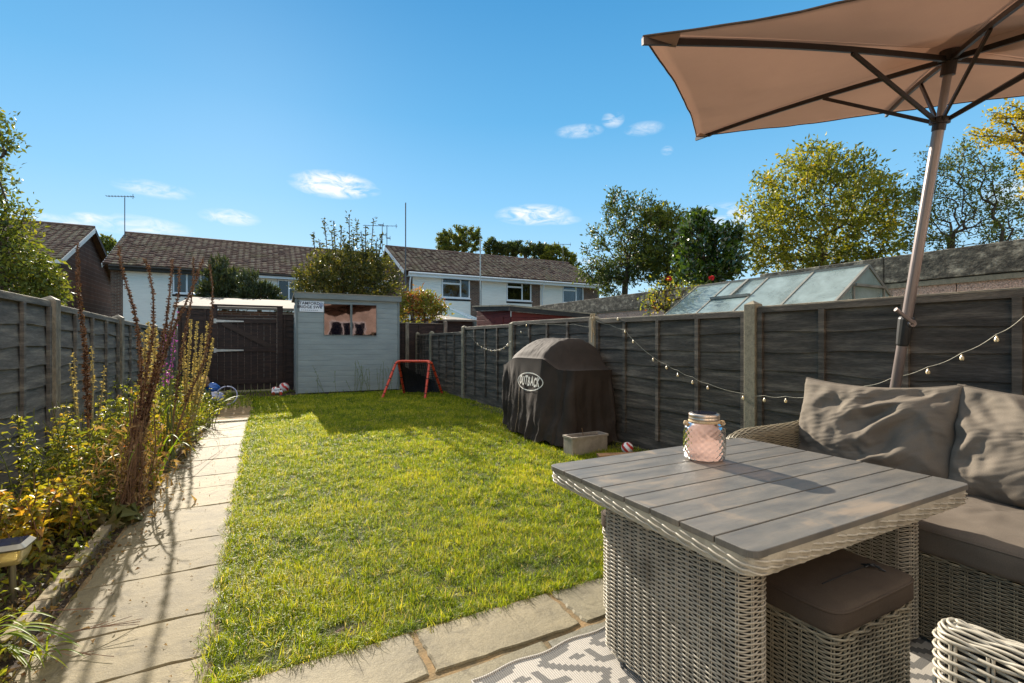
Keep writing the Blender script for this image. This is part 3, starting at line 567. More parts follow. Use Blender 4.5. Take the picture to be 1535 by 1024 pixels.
mb = MB(); mb.box(gx0 - .1, gx0 - .005, BY - .03, BY + .06, 0, 1.93); mb.box(gx1 + .01, gx1 + .13, BY - .03, BY + .06, 0, 1.93); mb.box(gx0 - .1, gx1 + .13, BY - .035, BY + .065, 1.931, 1.97); mb.box(gx0 - .004, gx1 + .009, BY - .0, BY + .03, 1.70, 1.74); mb.build('gate_frame', 'gate_wood', gt, bevel=.004)

# ---------------------------------------------------------------- shed
sx0, sx1, sy0, sy1 = .63, 2.82, 11.18, 12.12
sh = thing('garden_shed', 'blue grey painted wooden shed with sloping roof and two mirrored windows', 'shed', (1.7, 11.6, 0))
def shiplap(mb, p, q, nrm, z0, z1f, bh=.118, t=.012):
    """horizontal boards between plan points p and q; z1f = top at p and q"""
    p = np.array(p, float); q = np.array(q, float); nrm = np.array(nrm, float); zt = max(z1f); n = int(np.ceil((zt - z0) / bh))
    for r in range(n):
        za = z0 + r * bh; zb = za + bh
        ta, tb = min(zb, z1f[0]), min(zb, z1f[1])
        if ta <= za + .005 and tb <= za + .005: continue
        rows = []
        for off, zz in ((0, 0), (t, .004), (t, .85), (.002, 1.0)):
            rows.append([(*(p + nrm * off), za + (max(ta, za) - za) * zz), (*(q + nrm * off), za + (max(tb, za) - za) * zz)])
        mb.grid(np.array(rows))
mb = MB(); shiplap(mb, (sx0, sy0), (sx1, sy0), (0, -1), .03, (2.12, 2.12)); mb.box(sx0 + .01, sx1 - .01, sy0 + .002, sy1, .03, 2.1)
shiplap(mb, (sx0, sy1), (sx0, sy0), (-1, 0), .03, (1.98, 2.12)); shiplap(mb, (sx1, sy0), (sx1, sy1), (1, 0), .03, (2.12, 1.98)); mb.build('wall', 'shed_paint', sh)
mb = MB()
for x in (sx0, sx1): mb = MB(); mb.box(x - .022, x + .022, sy0 - .03, sy0 + .03, .02, 2.12); mb.build('corner_trim', 'shed_trim', sh, bevel=.003)
mb = MB(); mb.add([(sx0 - .06, sy0 - .09, 2.19), (sx1 + .06, sy0 - .09, 2.19), (sx1 + .06, sy1 + .08, 2.06), (sx0 - .06, sy1 + .08, 2.06), (sx0 - .06, sy0 - .09, 2.215), (sx1 + .06, sy0 - .09, 2.215), (sx1 + .06, sy1 + .08, 2.085), (sx0 - .06, sy1 + .08, 2.085)], np.array([[0, 3, 2, 1], [4, 5, 6, 7], [0, 1, 5, 4], [1, 2, 6, 5], [2, 3, 7, 6], [3, 0, 4, 7]]))
rfo = mb.build('roof', 'roof_felt', sh)
mb = MB(); mb.box(sx0 - .055, sx1 + .055, sy0 - .085, sy0 - .06, 2.08, 2.19); mb.build('fascia', 'shed_trim', rfo, bevel=.003)
for (ua, ub, va, vb) in ((486, 525, 457, 502), (528, 564, 458, 503)):
    a = onY(ua, vb, sy0 - .02); b3 = onY(ub, va, sy0 - .02)
    mb = MB(); mb.box(a[0], b3[0], sy0 - .026, sy0 - .016, a[2], b3[2]); pn = mb.build('window', 'mirror_film', sh)
    mb = MB()
    for (x0, x1, z0, z1) in ((a[0] - .012, a[0], a[2] - .012, b3[2] + .012), (b3[0], b3[0] + .012, a[2] - .012, b3[2] + .012), (a[0], b3[0], a[2] - .012, a[2]), (a[0], b3[0], b3[2], b3[2] + .012)): mb.box(x0, x1, sy0 - .03, sy0 - .012, z0, z1)
    mb.build('frame', 'shed_trim', pn)
# street sign on the shed
a = onY(449, 467, sy0 - .03); b3 = onY(486, 452, sy0 - .03)
sg = thing('street_sign', 'white street name plate with round blue badge fixed to the shed corner', 'sign', (a[0], sy0 - .03, a[2]))
mb = MB(); mb.box(a[0], b3[0], sy0 - .03, sy0 - .018, a[2], b3[2]); mb.build('plate', 'sign_white', sg, bevel=.003)
W_, H_ = b3[0] - a[0], b3[2] - a[2]
for txt, fx, fz, sz in (('STAMFORD', .36, .77, .085), ('BRIDGE SW6', .40, .43, .085)):
    V, F = text_mesh(txt, sz, .0018, 1.05); V = np.stack([a[0] + W_ * fx + V[:, 0], np.full(len(V), sy0 - .0335), a[2] + H_ * fz + V[:, 1]], 1)
    mb = MB(); add_faces(mb, V, F); mb.build('lettering', 'sign_ink', sg)
cx, cz = a[0] + W_ * .87, a[2] + H_ * .68
th = np.linspace(0, 2 * np.pi, 28, endpoint=False)
mb = MB(); mb.grid(np.stack([np.stack([cx + r * np.cos(th), np.full(28, sy0 - .0335), cz + r * np.sin(th)], 1) for r in (.046, .037)]), cv=True)
mb.grid(np.stack([np.stack([cx + r * np.cos(th), np.full(28, sy0 - .0335), cz + r * np.sin(th)], 1) for r in (.024, .012)]), cv=True); mb.build('badge', 'sign_blue', sg)
mb = MB()
for i in range(9): mb.box(a[0] + W_ * (.06 + .078 * i), a[0] + W_ * (.06 + .078 * i + .055), sy0 - .0335, sy0 - .0325, a[2] + H_ * .13, a[2] + H_ * .17)
mb.build('small_print', 'sign_ink', sg)

# ---------------------------------------------------------------- houses
def tile_roof(mb, p00, p10, p01, p11, tw=.3, course=.28, seed=0):
    """interlocking tiles on the quad: p00-p10 eave, p01-p11 ridge"""
    rn = np.random.default_rng(seed); p00, p10, p01, p11 = [np.array(p, float) for p in (p00, p10, p01, p11)]
    nrm = np.cross(p10 - p00, p01 - p00); nrm /= np.linalg.norm(nrm); nrm *= np.sign(nrm[2]); nx = int(np.linalg.norm(p10 - p00) / tw); ny = int(np.linalg.norm(p01 - p00) / course)
    for j in range(ny):
        t0, t1 = j / ny, (j + 1) / ny
        for i in range(nx):
            o = .0; s0, s1 = (i + o) / nx, min((i + 1 + o) / nx, 1)
            def P(s, t, h): return (p00 * (1 - s) + p10 * s) * (1 - t) + (p01 * (1 - s) + p11 * s) * t + nrm * h
            dz = rn.uniform(0, .018); m1 = s0 + (s1 - s0) * .3; m2 = s0 + (s1 - s0) * .7
            lo = .045 + dz; hi = .006
            G = [[P(s, t0, 0) for s in (s0, m1, m2, s1)], [P(s0, t0, lo), P(m1, t0, lo + .03), P(m2, t0, lo + .03), P(s1, t0, lo - .012)], [P(s0, t1, hi), P(m1, t1, hi + .028), P(m2, t1, hi + .028), P(s1, t1, hi - .004)]]
            c0 = rn.random() * .42; lip = .66 + .34 * rn.random() if rn.random() < .82 else c0; G2 = np.insert(np.array(G), 2, np.array(G[1]) * .68 + np.array(G[2]) * .32, axis=0); Aa_ = np.full((4, 4), c0); Aa_[1, 1:3] = lip; Aa_[0, 1:3] = lip * .5; Aa_[1, 0] = lip * .6; Aa_[3] = c0 * .8; mb.grid(G2, a=Aa_.ravel())  # pale lip flecks: lichen plus sky highlights put into the tile colour
def window(par, x0, x1, z0, z1, Y, lights, back='curtain', fw=.07, tophung=()):
    fr = MB(); y0, y1 = Y - .05, Y + .03
    fr.box(x0, x1, y0, y1, z0, z0 + fw); fr.box(x0, x1, y0, y1, z1 - fw, z1); fr.box(x0, x0 + fw, y0 + .001, y1, z0 + fw, z1 - fw); fr.box(x1 - fw, x1, y0 + .001, y1, z0 + fw, z1 - fw)
    for f in lights: xm = x0 + (x1 - x0) * f; fr.box(xm - fw * .55, xm + fw * .55, y0 + .001, y1, z0 + fw, z1 - fw)
    for (fa, fb, fz) in tophung: zz = z0 + (z1 - z0) * fz; fr.box(x0 + (x1 - x0) * fa + fw * .5, x0 + (x1 - x0) * fb - fw * .5, y0 - .004, y1, zz - .05, zz + .05)
    wo = fr.build('window', 'white_upvc', par, bevel=.006)
    mb = MB(); mb.box(x0 + .02, x1 - .02, Y - .01, Y - .002, z0 + .02, z1 - .02); mb.build('pane', 'window_glass', wo)
    mb = MB(); n = 26; xs = np.linspace(x0 + .02, x1 - .02, n); G = np.zeros((2, n, 3)); G[..., 0] = xs; G[..., 1] = Y + .1 + .03 * np.sin(xs * 40); G[0, :, 2] = z0; G[1, :, 2] = z1
    mb.grid(G); mb.build('curtain', back, wo)
    mb = MB(); mb.box(x0 - .04, x1 + .04, Y - .12, Y - .051, z0 - .05, z0 - .002); mb.build('sill', 'white_upvc', wo)
def terrace_unit(label, x0, x1, Yf, Yb, ze, zr, clad, win, brickL=0, brickR=0, endL=False, endR=False, seed=0, lights=(.62,), tophung=((0, .62, .74),), curt='curtain', pipe=None, group='terraced houses beyond the alley', wz=(3.62, 4.74)):
    t = thing('terraced_house', label, 'house', ((x0 + x1) / 2, Yf, 0), group)
    yr = (Yf + Yb) / 2
    # wall shell with window hole
    wx0, wx1 = win; z0w, z1w = wz; mb = MB()
    for (a, b_, c, d) in ((x0, wx0, 0, ze), (wx1, x1, 0, ze), (wx0, wx1, 0, z0w), (wx0, wx1, z1w, ze)): mb.box(a, b_, Yf, Yf + .25, c, d)
    mb.build('wall', 'brick_brown', t); mb = MB(); mb.box(x0, x1, Yb - .25, Yb, 0, ze); mb.build('rear_wall', 'brick_brown', t)
    for e, xx in ((endL, x0), (endR, x1 - .25)):
        if e: mb = MB(); mb.prism([(xx, Yf + .251, 0), (xx, Yb - .251, 0), (xx, Yb - .251, ze), (xx, yr, zr - .1), (xx, Yf + .251, ze)], (.25, 0, 0)); mb.build('gable_wall', 'brick_side', t)
    mb = MB(); cx0, cx1 = clad
    shiplap(mb, (cx0, Yf - .035), (wx0 - .02, Yf - .035), (0, -1), 1.9 if not endL else .4, (ze - .25,) * 2, .15, .012); shiplap(mb, (wx0 - .02, Yf - .035), (cx1, Yf - .035), (0, -1), 1.9 if not endL else .4, (z0w - .16,) * 2, .15, .012)
    for xx in (cx0, cx1): mb.box(xx - .03, xx + .03, Yf - .06, Yf - .001, .4, ze - .25 if xx == cx0 else z0w - .16)
    mb.build('cladding', 'white_cladding', t)
    mb = MB(); mb.box(wx0 - .05, cx1, Yf - .04, Yf - .002, z0w - .15, z0w - .06); mb.build('window_board', 'dark_fascia', t)
    window(t, wx0, wx1, z0w, z1w, Yf, lights, curt, tophung=tophung)
    ov = .35; mb = MB(); sl_ = (zr - ze) / (yr - Yf)
    xa = x0 - (.25 if endL else 0); xb = x1 + (.25 if endR else 0)
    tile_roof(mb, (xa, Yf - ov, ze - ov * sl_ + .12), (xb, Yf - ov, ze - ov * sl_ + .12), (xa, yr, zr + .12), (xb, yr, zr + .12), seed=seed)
    mb.poly([(xa, yr, zr + .1), (xb, yr, zr + .1), (xb, Yb + ov, ze - ov * sl_ + .1), (xa, Yb + ov, ze - ov * sl_ + .1)], .4)
    mb.poly([(xa, Yf - ov, ze - ov * sl_ + .1), (xb, Yf - ov, ze - ov * sl_ + .1), (xb, yr, zr + .1), (xa, yr, zr + .1)], .1)
    for k in range(int(np.ceil((xb - xa) / .4))): mb.tube([(xa + k * .4, yr, zr + .13), (min(xa + k * .4 + .41, xb + .02), yr, zr + .135)], .11, 8, a=random.random() * .4)
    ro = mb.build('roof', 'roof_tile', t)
    if endL or endR:
        mb = MB()
        for e, xx in ((endL, xa), (endR, xb)):
            if e:
                for (ya, yb_) in ((Yf - ov, yr), (Yb + ov, yr)): mb.beam((xx, ya, ze - ov * sl_ + .02), (xx, yb_, zr + .02), .03, .2)
        mb.build('bargeboard', 'white_upvc' if seed != 9 else 'bare_wood', ro)
    mb = MB(); mb.box(x0, x1, Yf - ov - .02, Yf - ov + .01, ze - .33, ze - .13); mb.box(x0, x1, Yf - ov + .012, Yf - .001, ze - .33, ze - .3); mb.build('fascia', 'white_upvc' if not endL or x0 > 0 else 'dark_fascia', t)
    mb = MB(); mb.tube([(x0, Yf - ov - .07, ze - .15), (x1, Yf - ov - .07, ze - .15)], .055, 8)
    if pipe is not None: mb.tube([(pipe, Yf - ov - .07, ze - .15), (pipe, Yf - .1, ze - .7), (pipe, Yf - .1, 0)], .04, 8)
    mb.build('gutter', 'dark_fascia' if x0 < 0 else 'white_upvc', t, smooth=True)
    return t
def XY(u, Y): return onY(u, 500, Y)[0]
Y2, B2 = 25.4, 33.4
terrace_unit('stepped forward white panelled house with lattice window beside the tall mast', 6.86, 11.3, Y2, B2, 5.0, 6.85, (XY(619, Y2), XY(704, Y2)), (XY(662, Y2), XY(704, Y2)), endL=True, seed=1, lights=(.66,), curt='net_curtain', pipe=7.0, tophung=((0, .66, .72),))
terrace_unit('middle house of the forward terrace, amber curtain behind its window', 11.3, 15.5, Y2, B2, 5.0, 6.85, (XY(722, Y2), XY(796, Y2)), (XY(759, Y2), XY(796, Y2)), seed=2, lights=(.62,), pipe=15.4)
terrace_unit('far end house of the forward terrace nearest the dark concrete wall', 15.5, 19.9, Y2, B2, 5.0, 6.85, (XY(810, Y2), XY(874, Y2)), (XY(843, Y2), XY(874, Y2)), endR=True, seed=3, lights=(.64,), curt='net_curtain')
Y1, B1 = 29.9, 37.9
terrace_unit('white clad house with tall aerial and brick strip at its gable end', -6.7, -1.35, Y1, B1, 5.0, 7.15, (XY(186, Y1), XY(346, Y1)), (XY(259, Y1), XY(320, Y1)), endL=True, seed=4, lights=(.34, .68), tophung=(), pipe=None, wz=(3.65, 5.0 - .27))
terrace_unit('white clad house behind the dark conifers with small purple top light', -1.35, 2.7, Y1, B1, 5.0, 7.15, (XY(355, Y1), XY(458, Y1)), (XY(416, Y1), XY(458, Y1)), seed=5, lights=(.4,), tophung=((.4, 1, .6),), curt='net_curtain', wz=(3.5, 4.66))
terrace_unit('white clad house mostly hidden by the tall shrub behind the shed', 2.7, 6.85, Y1, B1, 5.0, 7.15, (XY(470, Y1), XY(570, Y1)), (XY(520, Y1), XY(570, Y1)), endR=False, seed=6, lights=(.5,), wz=(3.6, 4.66))
# gable-end brick house
t = thing('brick_house', 'dark brick house showing its gable end with white bargeboards', 'house', (-12, 33, 0))
mb = MB(); mb.prism([(-8.5, 29.2, 0), (-8.5, 38, 0), (-8.5, 38, 5.0), (-8.5, 33.6, 7.2), (-8.5, 29.2, 5.0)], (-8, 0, 0)); mb.build('wall', 'brick_side', t)
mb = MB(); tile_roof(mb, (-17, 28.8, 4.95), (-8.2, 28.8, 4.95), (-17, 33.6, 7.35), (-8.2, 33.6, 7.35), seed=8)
mb.poly([(-17, 33.6, 7.33), (-8.2, 33.6, 7.33), (-8.2, 38.4, 4.93), (-17, 38.4, 4.93)], .3); mb.poly([(-17, 28.8, 4.93), (-8.2, 28.8, 4.93), (-8.2, 33.6, 7.33), (-17, 33.6, 7.33)], .1)
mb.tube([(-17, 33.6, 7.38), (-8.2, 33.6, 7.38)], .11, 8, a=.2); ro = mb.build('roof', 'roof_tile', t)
mb = MB(); mb.beam((-8.19, 28.8, 4.82), (-8.19, 33.6, 7.24), .04, .22); mb.build('bargeboard', 'white_cladding', ro)
mb = MB(); mb.beam((-8.19, 38.4, 4.82), (-8.19, 33.6, 7.24), .04, .22); mb.build('bargeboard', 'gate_wood', ro)
mb = MB(); mb.box(-17, -8.2, 28.72, 28.8, 4.72, 4.9); mb.build('fascia', 'white_cladding', t)

def aerial(label, u, v0, v1, zc, arm, cat='aerial', r=.022, name='tv_aerial', mat='galvanised', group='rooftop aerials'):
    """v0 top, v1 foot; arm = list of (du0, du1, v) crossbars"""
    p = at(u, v1, zc); q = at(u, v0, zc); t = thing(name, label, cat, p, group)
    mb = MB(); mb.tube([p, q], r, 6); mb.build('mast', mat, t)
    if arm:
        mb = MB()
        for (d0, d1, v) in arm:
            a = at(u + d0, v, zc); b4 = at(u + d1, v + (d1 - d0) * .02, zc); mb.tube([a, b4], .016, 5); n = 9
            for k in range(n):
                c = a + (b4 - a) * (k + .5) / n; hh = .10 + .10 * (k == n - 1); mb.tube([c - FW * .16, c + FW * .16], .009, 4); 
            c = a + (b4 - a) * .96; mb.tube([c - UP * .13, c + UP * .13], .014, 4)
        mb.build('antenna', mat, t)
mk('aerial_grey', [(70, 74, 78), (92, 96, 98)], 6, rough=.5, bmp=0)
aerial('tall pole aerial on the gable end ridge beside the pointed brick gable', 187, 296, 357, 26, [(-28, 14, 294)], mat='aerial_grey')
aerial('aerial with cross arm beside the lattice windowed house gable', 580, 338, 378, 29, [(-36, 16, 338), (-1, 5, 357)], mat='aerial_grey')
aerial('leaning bare aerial mast half hidden by the tall shrub', 573, 338, 378, 29.5, [(-6, 2, 337), (-3, 6, 352)], mat='aerial_grey')
aerial('small aerial on the ridge of the far end house', 844, 366, 396, 33, [(-15, 12, 366)], mat='aerial_grey')
aerial('very tall thin whip mast rising in front of the tiled roof', 608, 304, 472, 24, [], name='radio_mast', r=.03, mat='aerial_grey', group=None)
aerial('pale slim pole between two white house fronts', 720, 357, 470, 24, [], name='pole', cat='pole', r=.032, mat='galvanised', group=None)

# low garage behind the gate
ob = thing('garage', 'low garage with pale felt roof just beyond the brown gate', 'garage', (0, 16, 0))
mb = MB(); mb.box(-1.9, 3.2, 15.2, 18.5, 0, 2.0); mb.build('wall', 'brick_brown', ob)
mb = MB(); mb.add([(-2.1, 15.0, 2.03), (3.4, 15.0, 2.03), (3.4, 18.7, 2.55), (-2.1, 18.7, 2.55), (-2.1, 15, 2.1), (3.4, 15, 2.1), (3.4, 18.7, 2.62), (-2.1, 18.7, 2.62)], np.array([[0, 3, 2, 1], [4, 5, 6, 7], [0, 1, 5, 4], [1, 2, 6, 5], [2, 3, 7, 6], [3, 0, 4, 7]])); mb.build('roof', 'pale_felt', ob)
ob = thing('garden_store', 'low store with beige felt roof in front of the glass conservatory', 'outbuilding', (6.2, 16, 0))
x0, x1 = onY(655, 470, 15.5)[0], onY(714, 470, 15.5)[0]
mb = MB(); mb.box(x0 + .1, x1 - .1, 15.6, 17.6, 0, 1.9); mb.build('wall', 'gate_wood', ob)
mb = MB(); mb.add([(x0, 15.45, 1.85), (x1, 15.45, 1.85), (x1 - .5, 17.8, 2.12), (x0 + .2, 17.8, 2.16), (x0, 15.45, 1.91), (x1, 15.45, 1.91), (x1 - .5, 17.8, 2.18), (x0 + .2, 17.8, 2.22)], np.array([[0, 3, 2, 1], [4, 5, 6, 7], [0, 1, 5, 4], [1, 2, 6, 5], [2, 3, 7, 6], [3, 0, 4, 7]])); mb.build('roof', 'pale_felt', ob)
# conservatory
cv = thing('conservatory', 'glass conservatory with pointed pale roof and finial against the stepped forward house', 'conservatory', (9.6, 23.8, 0))
ax_ = at(680, 455, 23.4); c0 = at(722, 477, 23.2); cxm = ax_[0]
ring = [(cxm - 1.9, 25.2), (cxm - 1.9, 23.2), (cxm - 1.0, 22.2), (cxm + 1.0, 22.2), (cxm + 1.9, 23.2), (cxm + 1.9, 25.2)]
mb = MB(); ap = (cxm, 23.6, ax_[2]); ap2 = (cxm, 25.2, ax_[2])
for i in range(5):
    a, b4 = ring[i], ring[i + 1]
    if i in (0, 4): mb.poly([(*a, 2.3), (*b4, 2.3), ap if i == 0 else ap2, ap2 if i == 0 else ap])
    else: mb.poly([(*a, 2.3), (*b4, 2.3), ap])
mb.build('roof', 'conservatory_roof', cv)
mb = MB()
for i, a in enumerate(ring): mb.beam((*a, 0), (*a, 2.3), .07, .07, up=(1, 0, 0)); mb.beam((*a, 2.33), ap2 if i in (0, 5) else ap, .06, .06)
for i in range(5): mb.beam((*ring[i], 2.3), (*ring[i + 1], 2.3), .07, .1)
mb.beam(ap, (cxm, 23.6, ax_[2] + .35), .03, .03, up=(1, 0, 0)); mb.beam((cxm - .1, 23.6, ax_[2] + .2), (cxm + .1, 23.6, ax_[2] + .2), .03, .03); mb.build('frame', 'white_upvc', cv)
mb = MB()
for i in range(5): mb.poly([(*ring[i], .6), (*ring[i + 1], .6), (*ring[i + 1], 2.26), (*ring[i], 2.26)])
mb.build('glazing', 'window_glass', cv)
# red shed in the neighbour's garden
rs = thing('red_shed', 'dark red boarded shed with low dark fascia beyond the fence', 'shed', (5.8, 10.4, 0))
rx0, rx1, ry0, ry1 = 4.9, 7.1, 9.4, 11.3
mb = MB(); shiplap(mb, (rx0, ry0), (rx1, ry0), (0, -1), .05, (1.84, 1.72)); shiplap(mb, (rx0, ry1), (rx0, ry0), (-1, 0), .05, (1.95, 1.84)); mb.box(rx0 + .01, rx1, ry0 + .01, ry1, .05, 1.7); mb.build('wall', 'red_wood', rs)
mb = MB(); mb.add([(rx0 - .1, ry0 - .12, 1.93), (rx1 + .1, ry0 - .12, 1.80), (rx1 + .1, ry1 + .1, 1.92), (rx0 - .1, ry1 + .1, 2.05), (rx0 - .1, ry0 - .12, 1.965), (rx1 + .1, ry0 - .12, 1.835), (rx1 + .1, ry1 + .1, 1.95), (rx0 - .1, ry1 + .1, 2.085)], np.array([[0, 3, 2, 1], [4, 5, 6, 7], [0, 1, 5, 4], [1, 2, 6, 5], [2, 3, 7, 6], [3, 0, 4, 7]])); mb.build('roof', 'roof_felt', rs)
mb = MB(); mb.beam((rx0 - .1, ry0 - .1, 1.88), (rx1 + .1, ry0 - .1, 1.75), .02, .1); mb.beam((rx0 - .08, ry0 - .1, 1.88), (rx0 - .08, ry1 + .1, 2.0), .02, .1); mb.build('fascia', 'dark_fascia', rs)
mb = MB(); mb.box(rx0 - .03, rx0 - .014, 9.75, 10.4, .3, 1.72); mb.build('door', 'red_wood', rs, bevel=.01)
mb = MB(); mb.box(rx0 + .35, rx0 + 1.15, ry0 - .03, ry0 - .014, 1.25, 1.55); mb.build('window', 'window_glass', rs)
mb = MB(); mb.box(rx0 + .33, rx0 + 1.17, ry0 - .014, ry0 - .0125, 1.22, 1.58); mb.build('window_back', 'frame_dark', rs)
# concrete wall of the garage block
gw = thing('concrete_wall', 'long pebbledash garage wall topped by a dark mossy concrete band', 'wall', (8.1, 6, 0))
WX = 8.0; WT = H + .1355 * WX / math.cos(TH)
ys_ = [-6.0, -3.6, -1.2, 1.2, 3.6, 5.55, 8.0, 10.4, 12.8, 15.2]
for i in range(len(ys_) - 1):
    st = .0 if ys_[i] < 5.5 else -.05
    mb = MB(); mb.box(WX, WX + .3, ys_[i] + .004, ys_[i + 1] - .004, WT - .38 + st, WT + st); mb.build('concrete_band', 'mossy_concrete', gw, bevel=.01)
mb = MB()
yy = -6.0
while yy < 15.1: mb.box(WX + .05, WX + .25, yy + .006, yy + .794, 0, WT - .4); yy += .8
mb.build('panel', 'pebbledash', gw)
mb = MB(); mb.box(WX + .02, WX + .24, -6, 15.2, WT - .46, WT - .392)
yy = -6.0
while yy < 15.1: mb.box(WX + .03, WX + .24, yy - .03, yy + .03, 0, WT - .46); yy += 2.4
mb.build('pillar', 'concrete_post', gw)

# greenhouse
gh = thing('greenhouse', 'aluminium greenhouse with dusty sloping glass beyond the right fence', 'greenhouse', (6.7, 4.5, 0))
gX0, gX1, gXr, gY0, gY1, gze, gzr = 5.8, 7.6, 6.7, 3.18, 5.82, 1.50, 2.10
fr = MB()
nb = 4; roofbars = [gY0 + (gY1 - gY0) * i / nb for i in range(nb + 1)]
for y in roofbars:
    for xs_ in (gX0, gX1):
        fr.beam((xs_, y, gze), (gXr, y, gzr), .035, .03, up=(0, 1, 0)); fr.beam((xs_, y, 0), (xs_, y, gze), .03, .03, up=(1, 0, 0))
for (x, z) in ((gX0, gze), (gX1, gze), (gXr, gzr), (gX0, .1), (gX1, .1)): fr.beam((x, gY0, z), (x, gY1, z), .05, .045)
for y in (gY0, gY1):
    fr.beam((gX0, y, 1.5), (gX1, y, 1.5), .03, .03); fr.beam((gX0, y, .1), (gX1, y, .1), .04, .04)
    for x in (6.35, 7.05): fr.beam((x, y, .1), (x, y, 1.86), .035, .035, up=(1, 0, 0))
fr.beam((6.35, gY0 - .02, 1.84), (7.05, gY0 - .02, 1.84), .05, .03)
va, vb_ = roofbars[2], roofbars[3]
mxp = (gX0 + (gXr - gX0) * .5, gze + (gzr - gze) * .5)
fr.beam((mxp[0], va, mxp[1] + .03), (mxp[0], vb_, mxp[1] + .03), .06, .04); fr.beam(((gXr), (va + vb_) / 2, gzr + .02), (mxp[0], (va + vb_) / 2, mxp[1] + .03), .04, .03)
fr.build('frame', 'aluminium', gh)
for i in range(nb):
    a, b4 = roofbars[i] + .018, roofbars[i + 1] - .018
    for xs_ in (gX0, gX1):
        mb = MB(); mb.poly([(xs_, a, gze + .012), (xs_, b4, gze + .012), (gXr, b4, gzr + .008), (gXr, a, gzr + .008)]); mb.poly([(xs_, a, .1), (xs_, b4, .1), (xs_, b4, gze), (xs_, a, gze)]); mb.build('pane', 'greenhouse_glass', gh)
for y in (gY0, gY1):
    mb = MB(); mb.poly([(gX0, y, .1), (gX1, y, .1), (gX1, y, gze), (gXr, y, gzr), (gX0, y, gze)]); mb.build('pane', 'greenhouse_glass', gh)
# house behind the photographer (seen in the shed's mirrored panes)
hb = thing('home_house', 'buff brick house wall behind the patio, mirrored in the shed windows', 'house', (0, -4.5, 0))
mb = MB(); mb.box(-5, 8, -4.6, -4.3, 0, 5.2); mb.build('wall', 'brick_buff', hb)
for (a, b4, c, d) in ((-.2, 2.2, .1, 2.1), (3.1, 4.9, .9, 2.2), (0, 1.6, 3.1, 4.3), (3.3, 4.7, 3.1, 4.3)):
    mb = MB(); n = 3 if b4 - a > 1.7 else 2
    for k in range(n + 1): x = a + (b4 - a) * k / n; mb.box(x - .04, x + .04, -4.32, -4.26, c, d)
    mb.box(a + .041, b4 - .041, -4.319, -4.262, c - .04, c + .04); mb.box(a + .041, b4 - .041, -4.319, -4.262, d - .04, d + .04); fo = mb.build('window', 'white_upvc', hb)
    mb = MB(); mb.box(a, b4, -4.299, -4.285, c, d); mb.build('pane', 'solar_panel', fo)

# ---------------------------------------------------------------- wicker weaving
def resample(P, step, closed, exact=None):
    P = np.asarray(P, float); Q = np.vstack([P, P[:1]]) if closed else P
    d = np.concatenate([[0], np.cumsum(np.linalg.norm(np.diff(Q, axis=0), axis=1))]); L = d[-1]
    n = max(4, int(round(L / step)))
    if exact: n = exact
    s = np.linspace(0, L, n, endpoint=not closed)
    return np.stack([np.interp(s, d, Q[:, i]) for i in range(Q.shape[1])], 1), s, L, n
def rrect(x0, x1, y0, y1, r, k=5):
    pts = []
    for cx, cy, a0 in ((x1 - r, y0 + r, -90), (x1 - r, y1 - r, 0), (x0 + r, y1 - r, 90), (x0 + r, y0 + r, 180)):
        for i in range(k + 1):
            a = math.radians(a0 + 90 * i / k); pts.append((cx + r * math.cos(a), cy + r * math.sin(a)))
    return np.array(pts)
def weave(mb, path, profile, closed=True, stake=.042, amp=.0036, hw=.0023, ht=.0021, twist=0, stakes=True, sr=.0021, jit=.0004, a0=.5):
    """strands follow the plan path, one per profile row (outward offset, z), passing in front of and behind paired stakes"""
    K_ = 6; Q_ = np.asarray(path, float); Lp = np.linalg.norm(np.diff(np.vstack([Q_, Q_[:1]]) if closed else Q_, axis=0), axis=1).sum()
    ns = max(2, int(round(Lp / stake))); ns += ns % 2
    P, s, L, n = resample(path, Lp / (ns * K_), closed, exact=ns * K_)
    T = np.roll(P, -1, 0) - np.roll(P, 1, 0) if closed else np.gradient(P, axis=0)
    T /= np.linalg.norm(T, axis=1)[:, None]; Nn = np.stack([T[:, 1], -T[:, 0]], 1)
    prof = np.asarray(profile, float); tp = np.gradient(prof, axis=0); tp /= np.linalg.norm(tp, axis=1)[:, None]; pn = np.stack([tp[:, 1], -tp[:, 0]], 1)
    ph = np.arange(n) * (np.pi / K_) + np.pi / 2; th = np.linspace(0, 2 * np.pi, 6, endpoint=False)
    for i, (off, z) in enumerate(prof):
        w0 = np.sin(ph + np.pi * (i % 2)); o = amp * np.sign(w0) * np.abs(w0) ** .8; tw = twist * np.cos(ph + np.pi * (i % 2)) * hw * .6
        cn = off + pn[i, 0] * o + tp[i, 0] * tw; cz = z + pn[i, 1] * o + tp[i, 1] * tw + random.uniform(-jit, jit)
        an = cn[:, None] + pn[i, 0] * ht * np.cos(th) + tp[i, 0] * hw * np.sin(th)
        az = cz[:, None] + pn[i, 1] * ht * np.cos(th) + tp[i, 1] * hw * np.sin(th)
        G = np.zeros((n, 6, 3)); G[..., :2] = P[:, None, :] + Nn[:, None, :] * an[..., None]; G[..., 2] = az
        mb.grid(G, cu=closed, cv=True, a=random.random())
    if stakes:
        for j in range(0, n, K_):
            for sd_ in (-.0034, .0034):
                q = np.stack([np.full(len(prof), 0.0)] * 3, 1); q[:, :2] = P[j] + T[j] * sd_ + Nn[j] * prof[:, :1]; q[:, 2] = prof[:, 1]
                q = q[[0, len(q) // 2, -1]] if np.ptp(prof[:, 0]) < 1e-6 else q
                mb.tube(q, sr, 5, caps=False, a=.3)
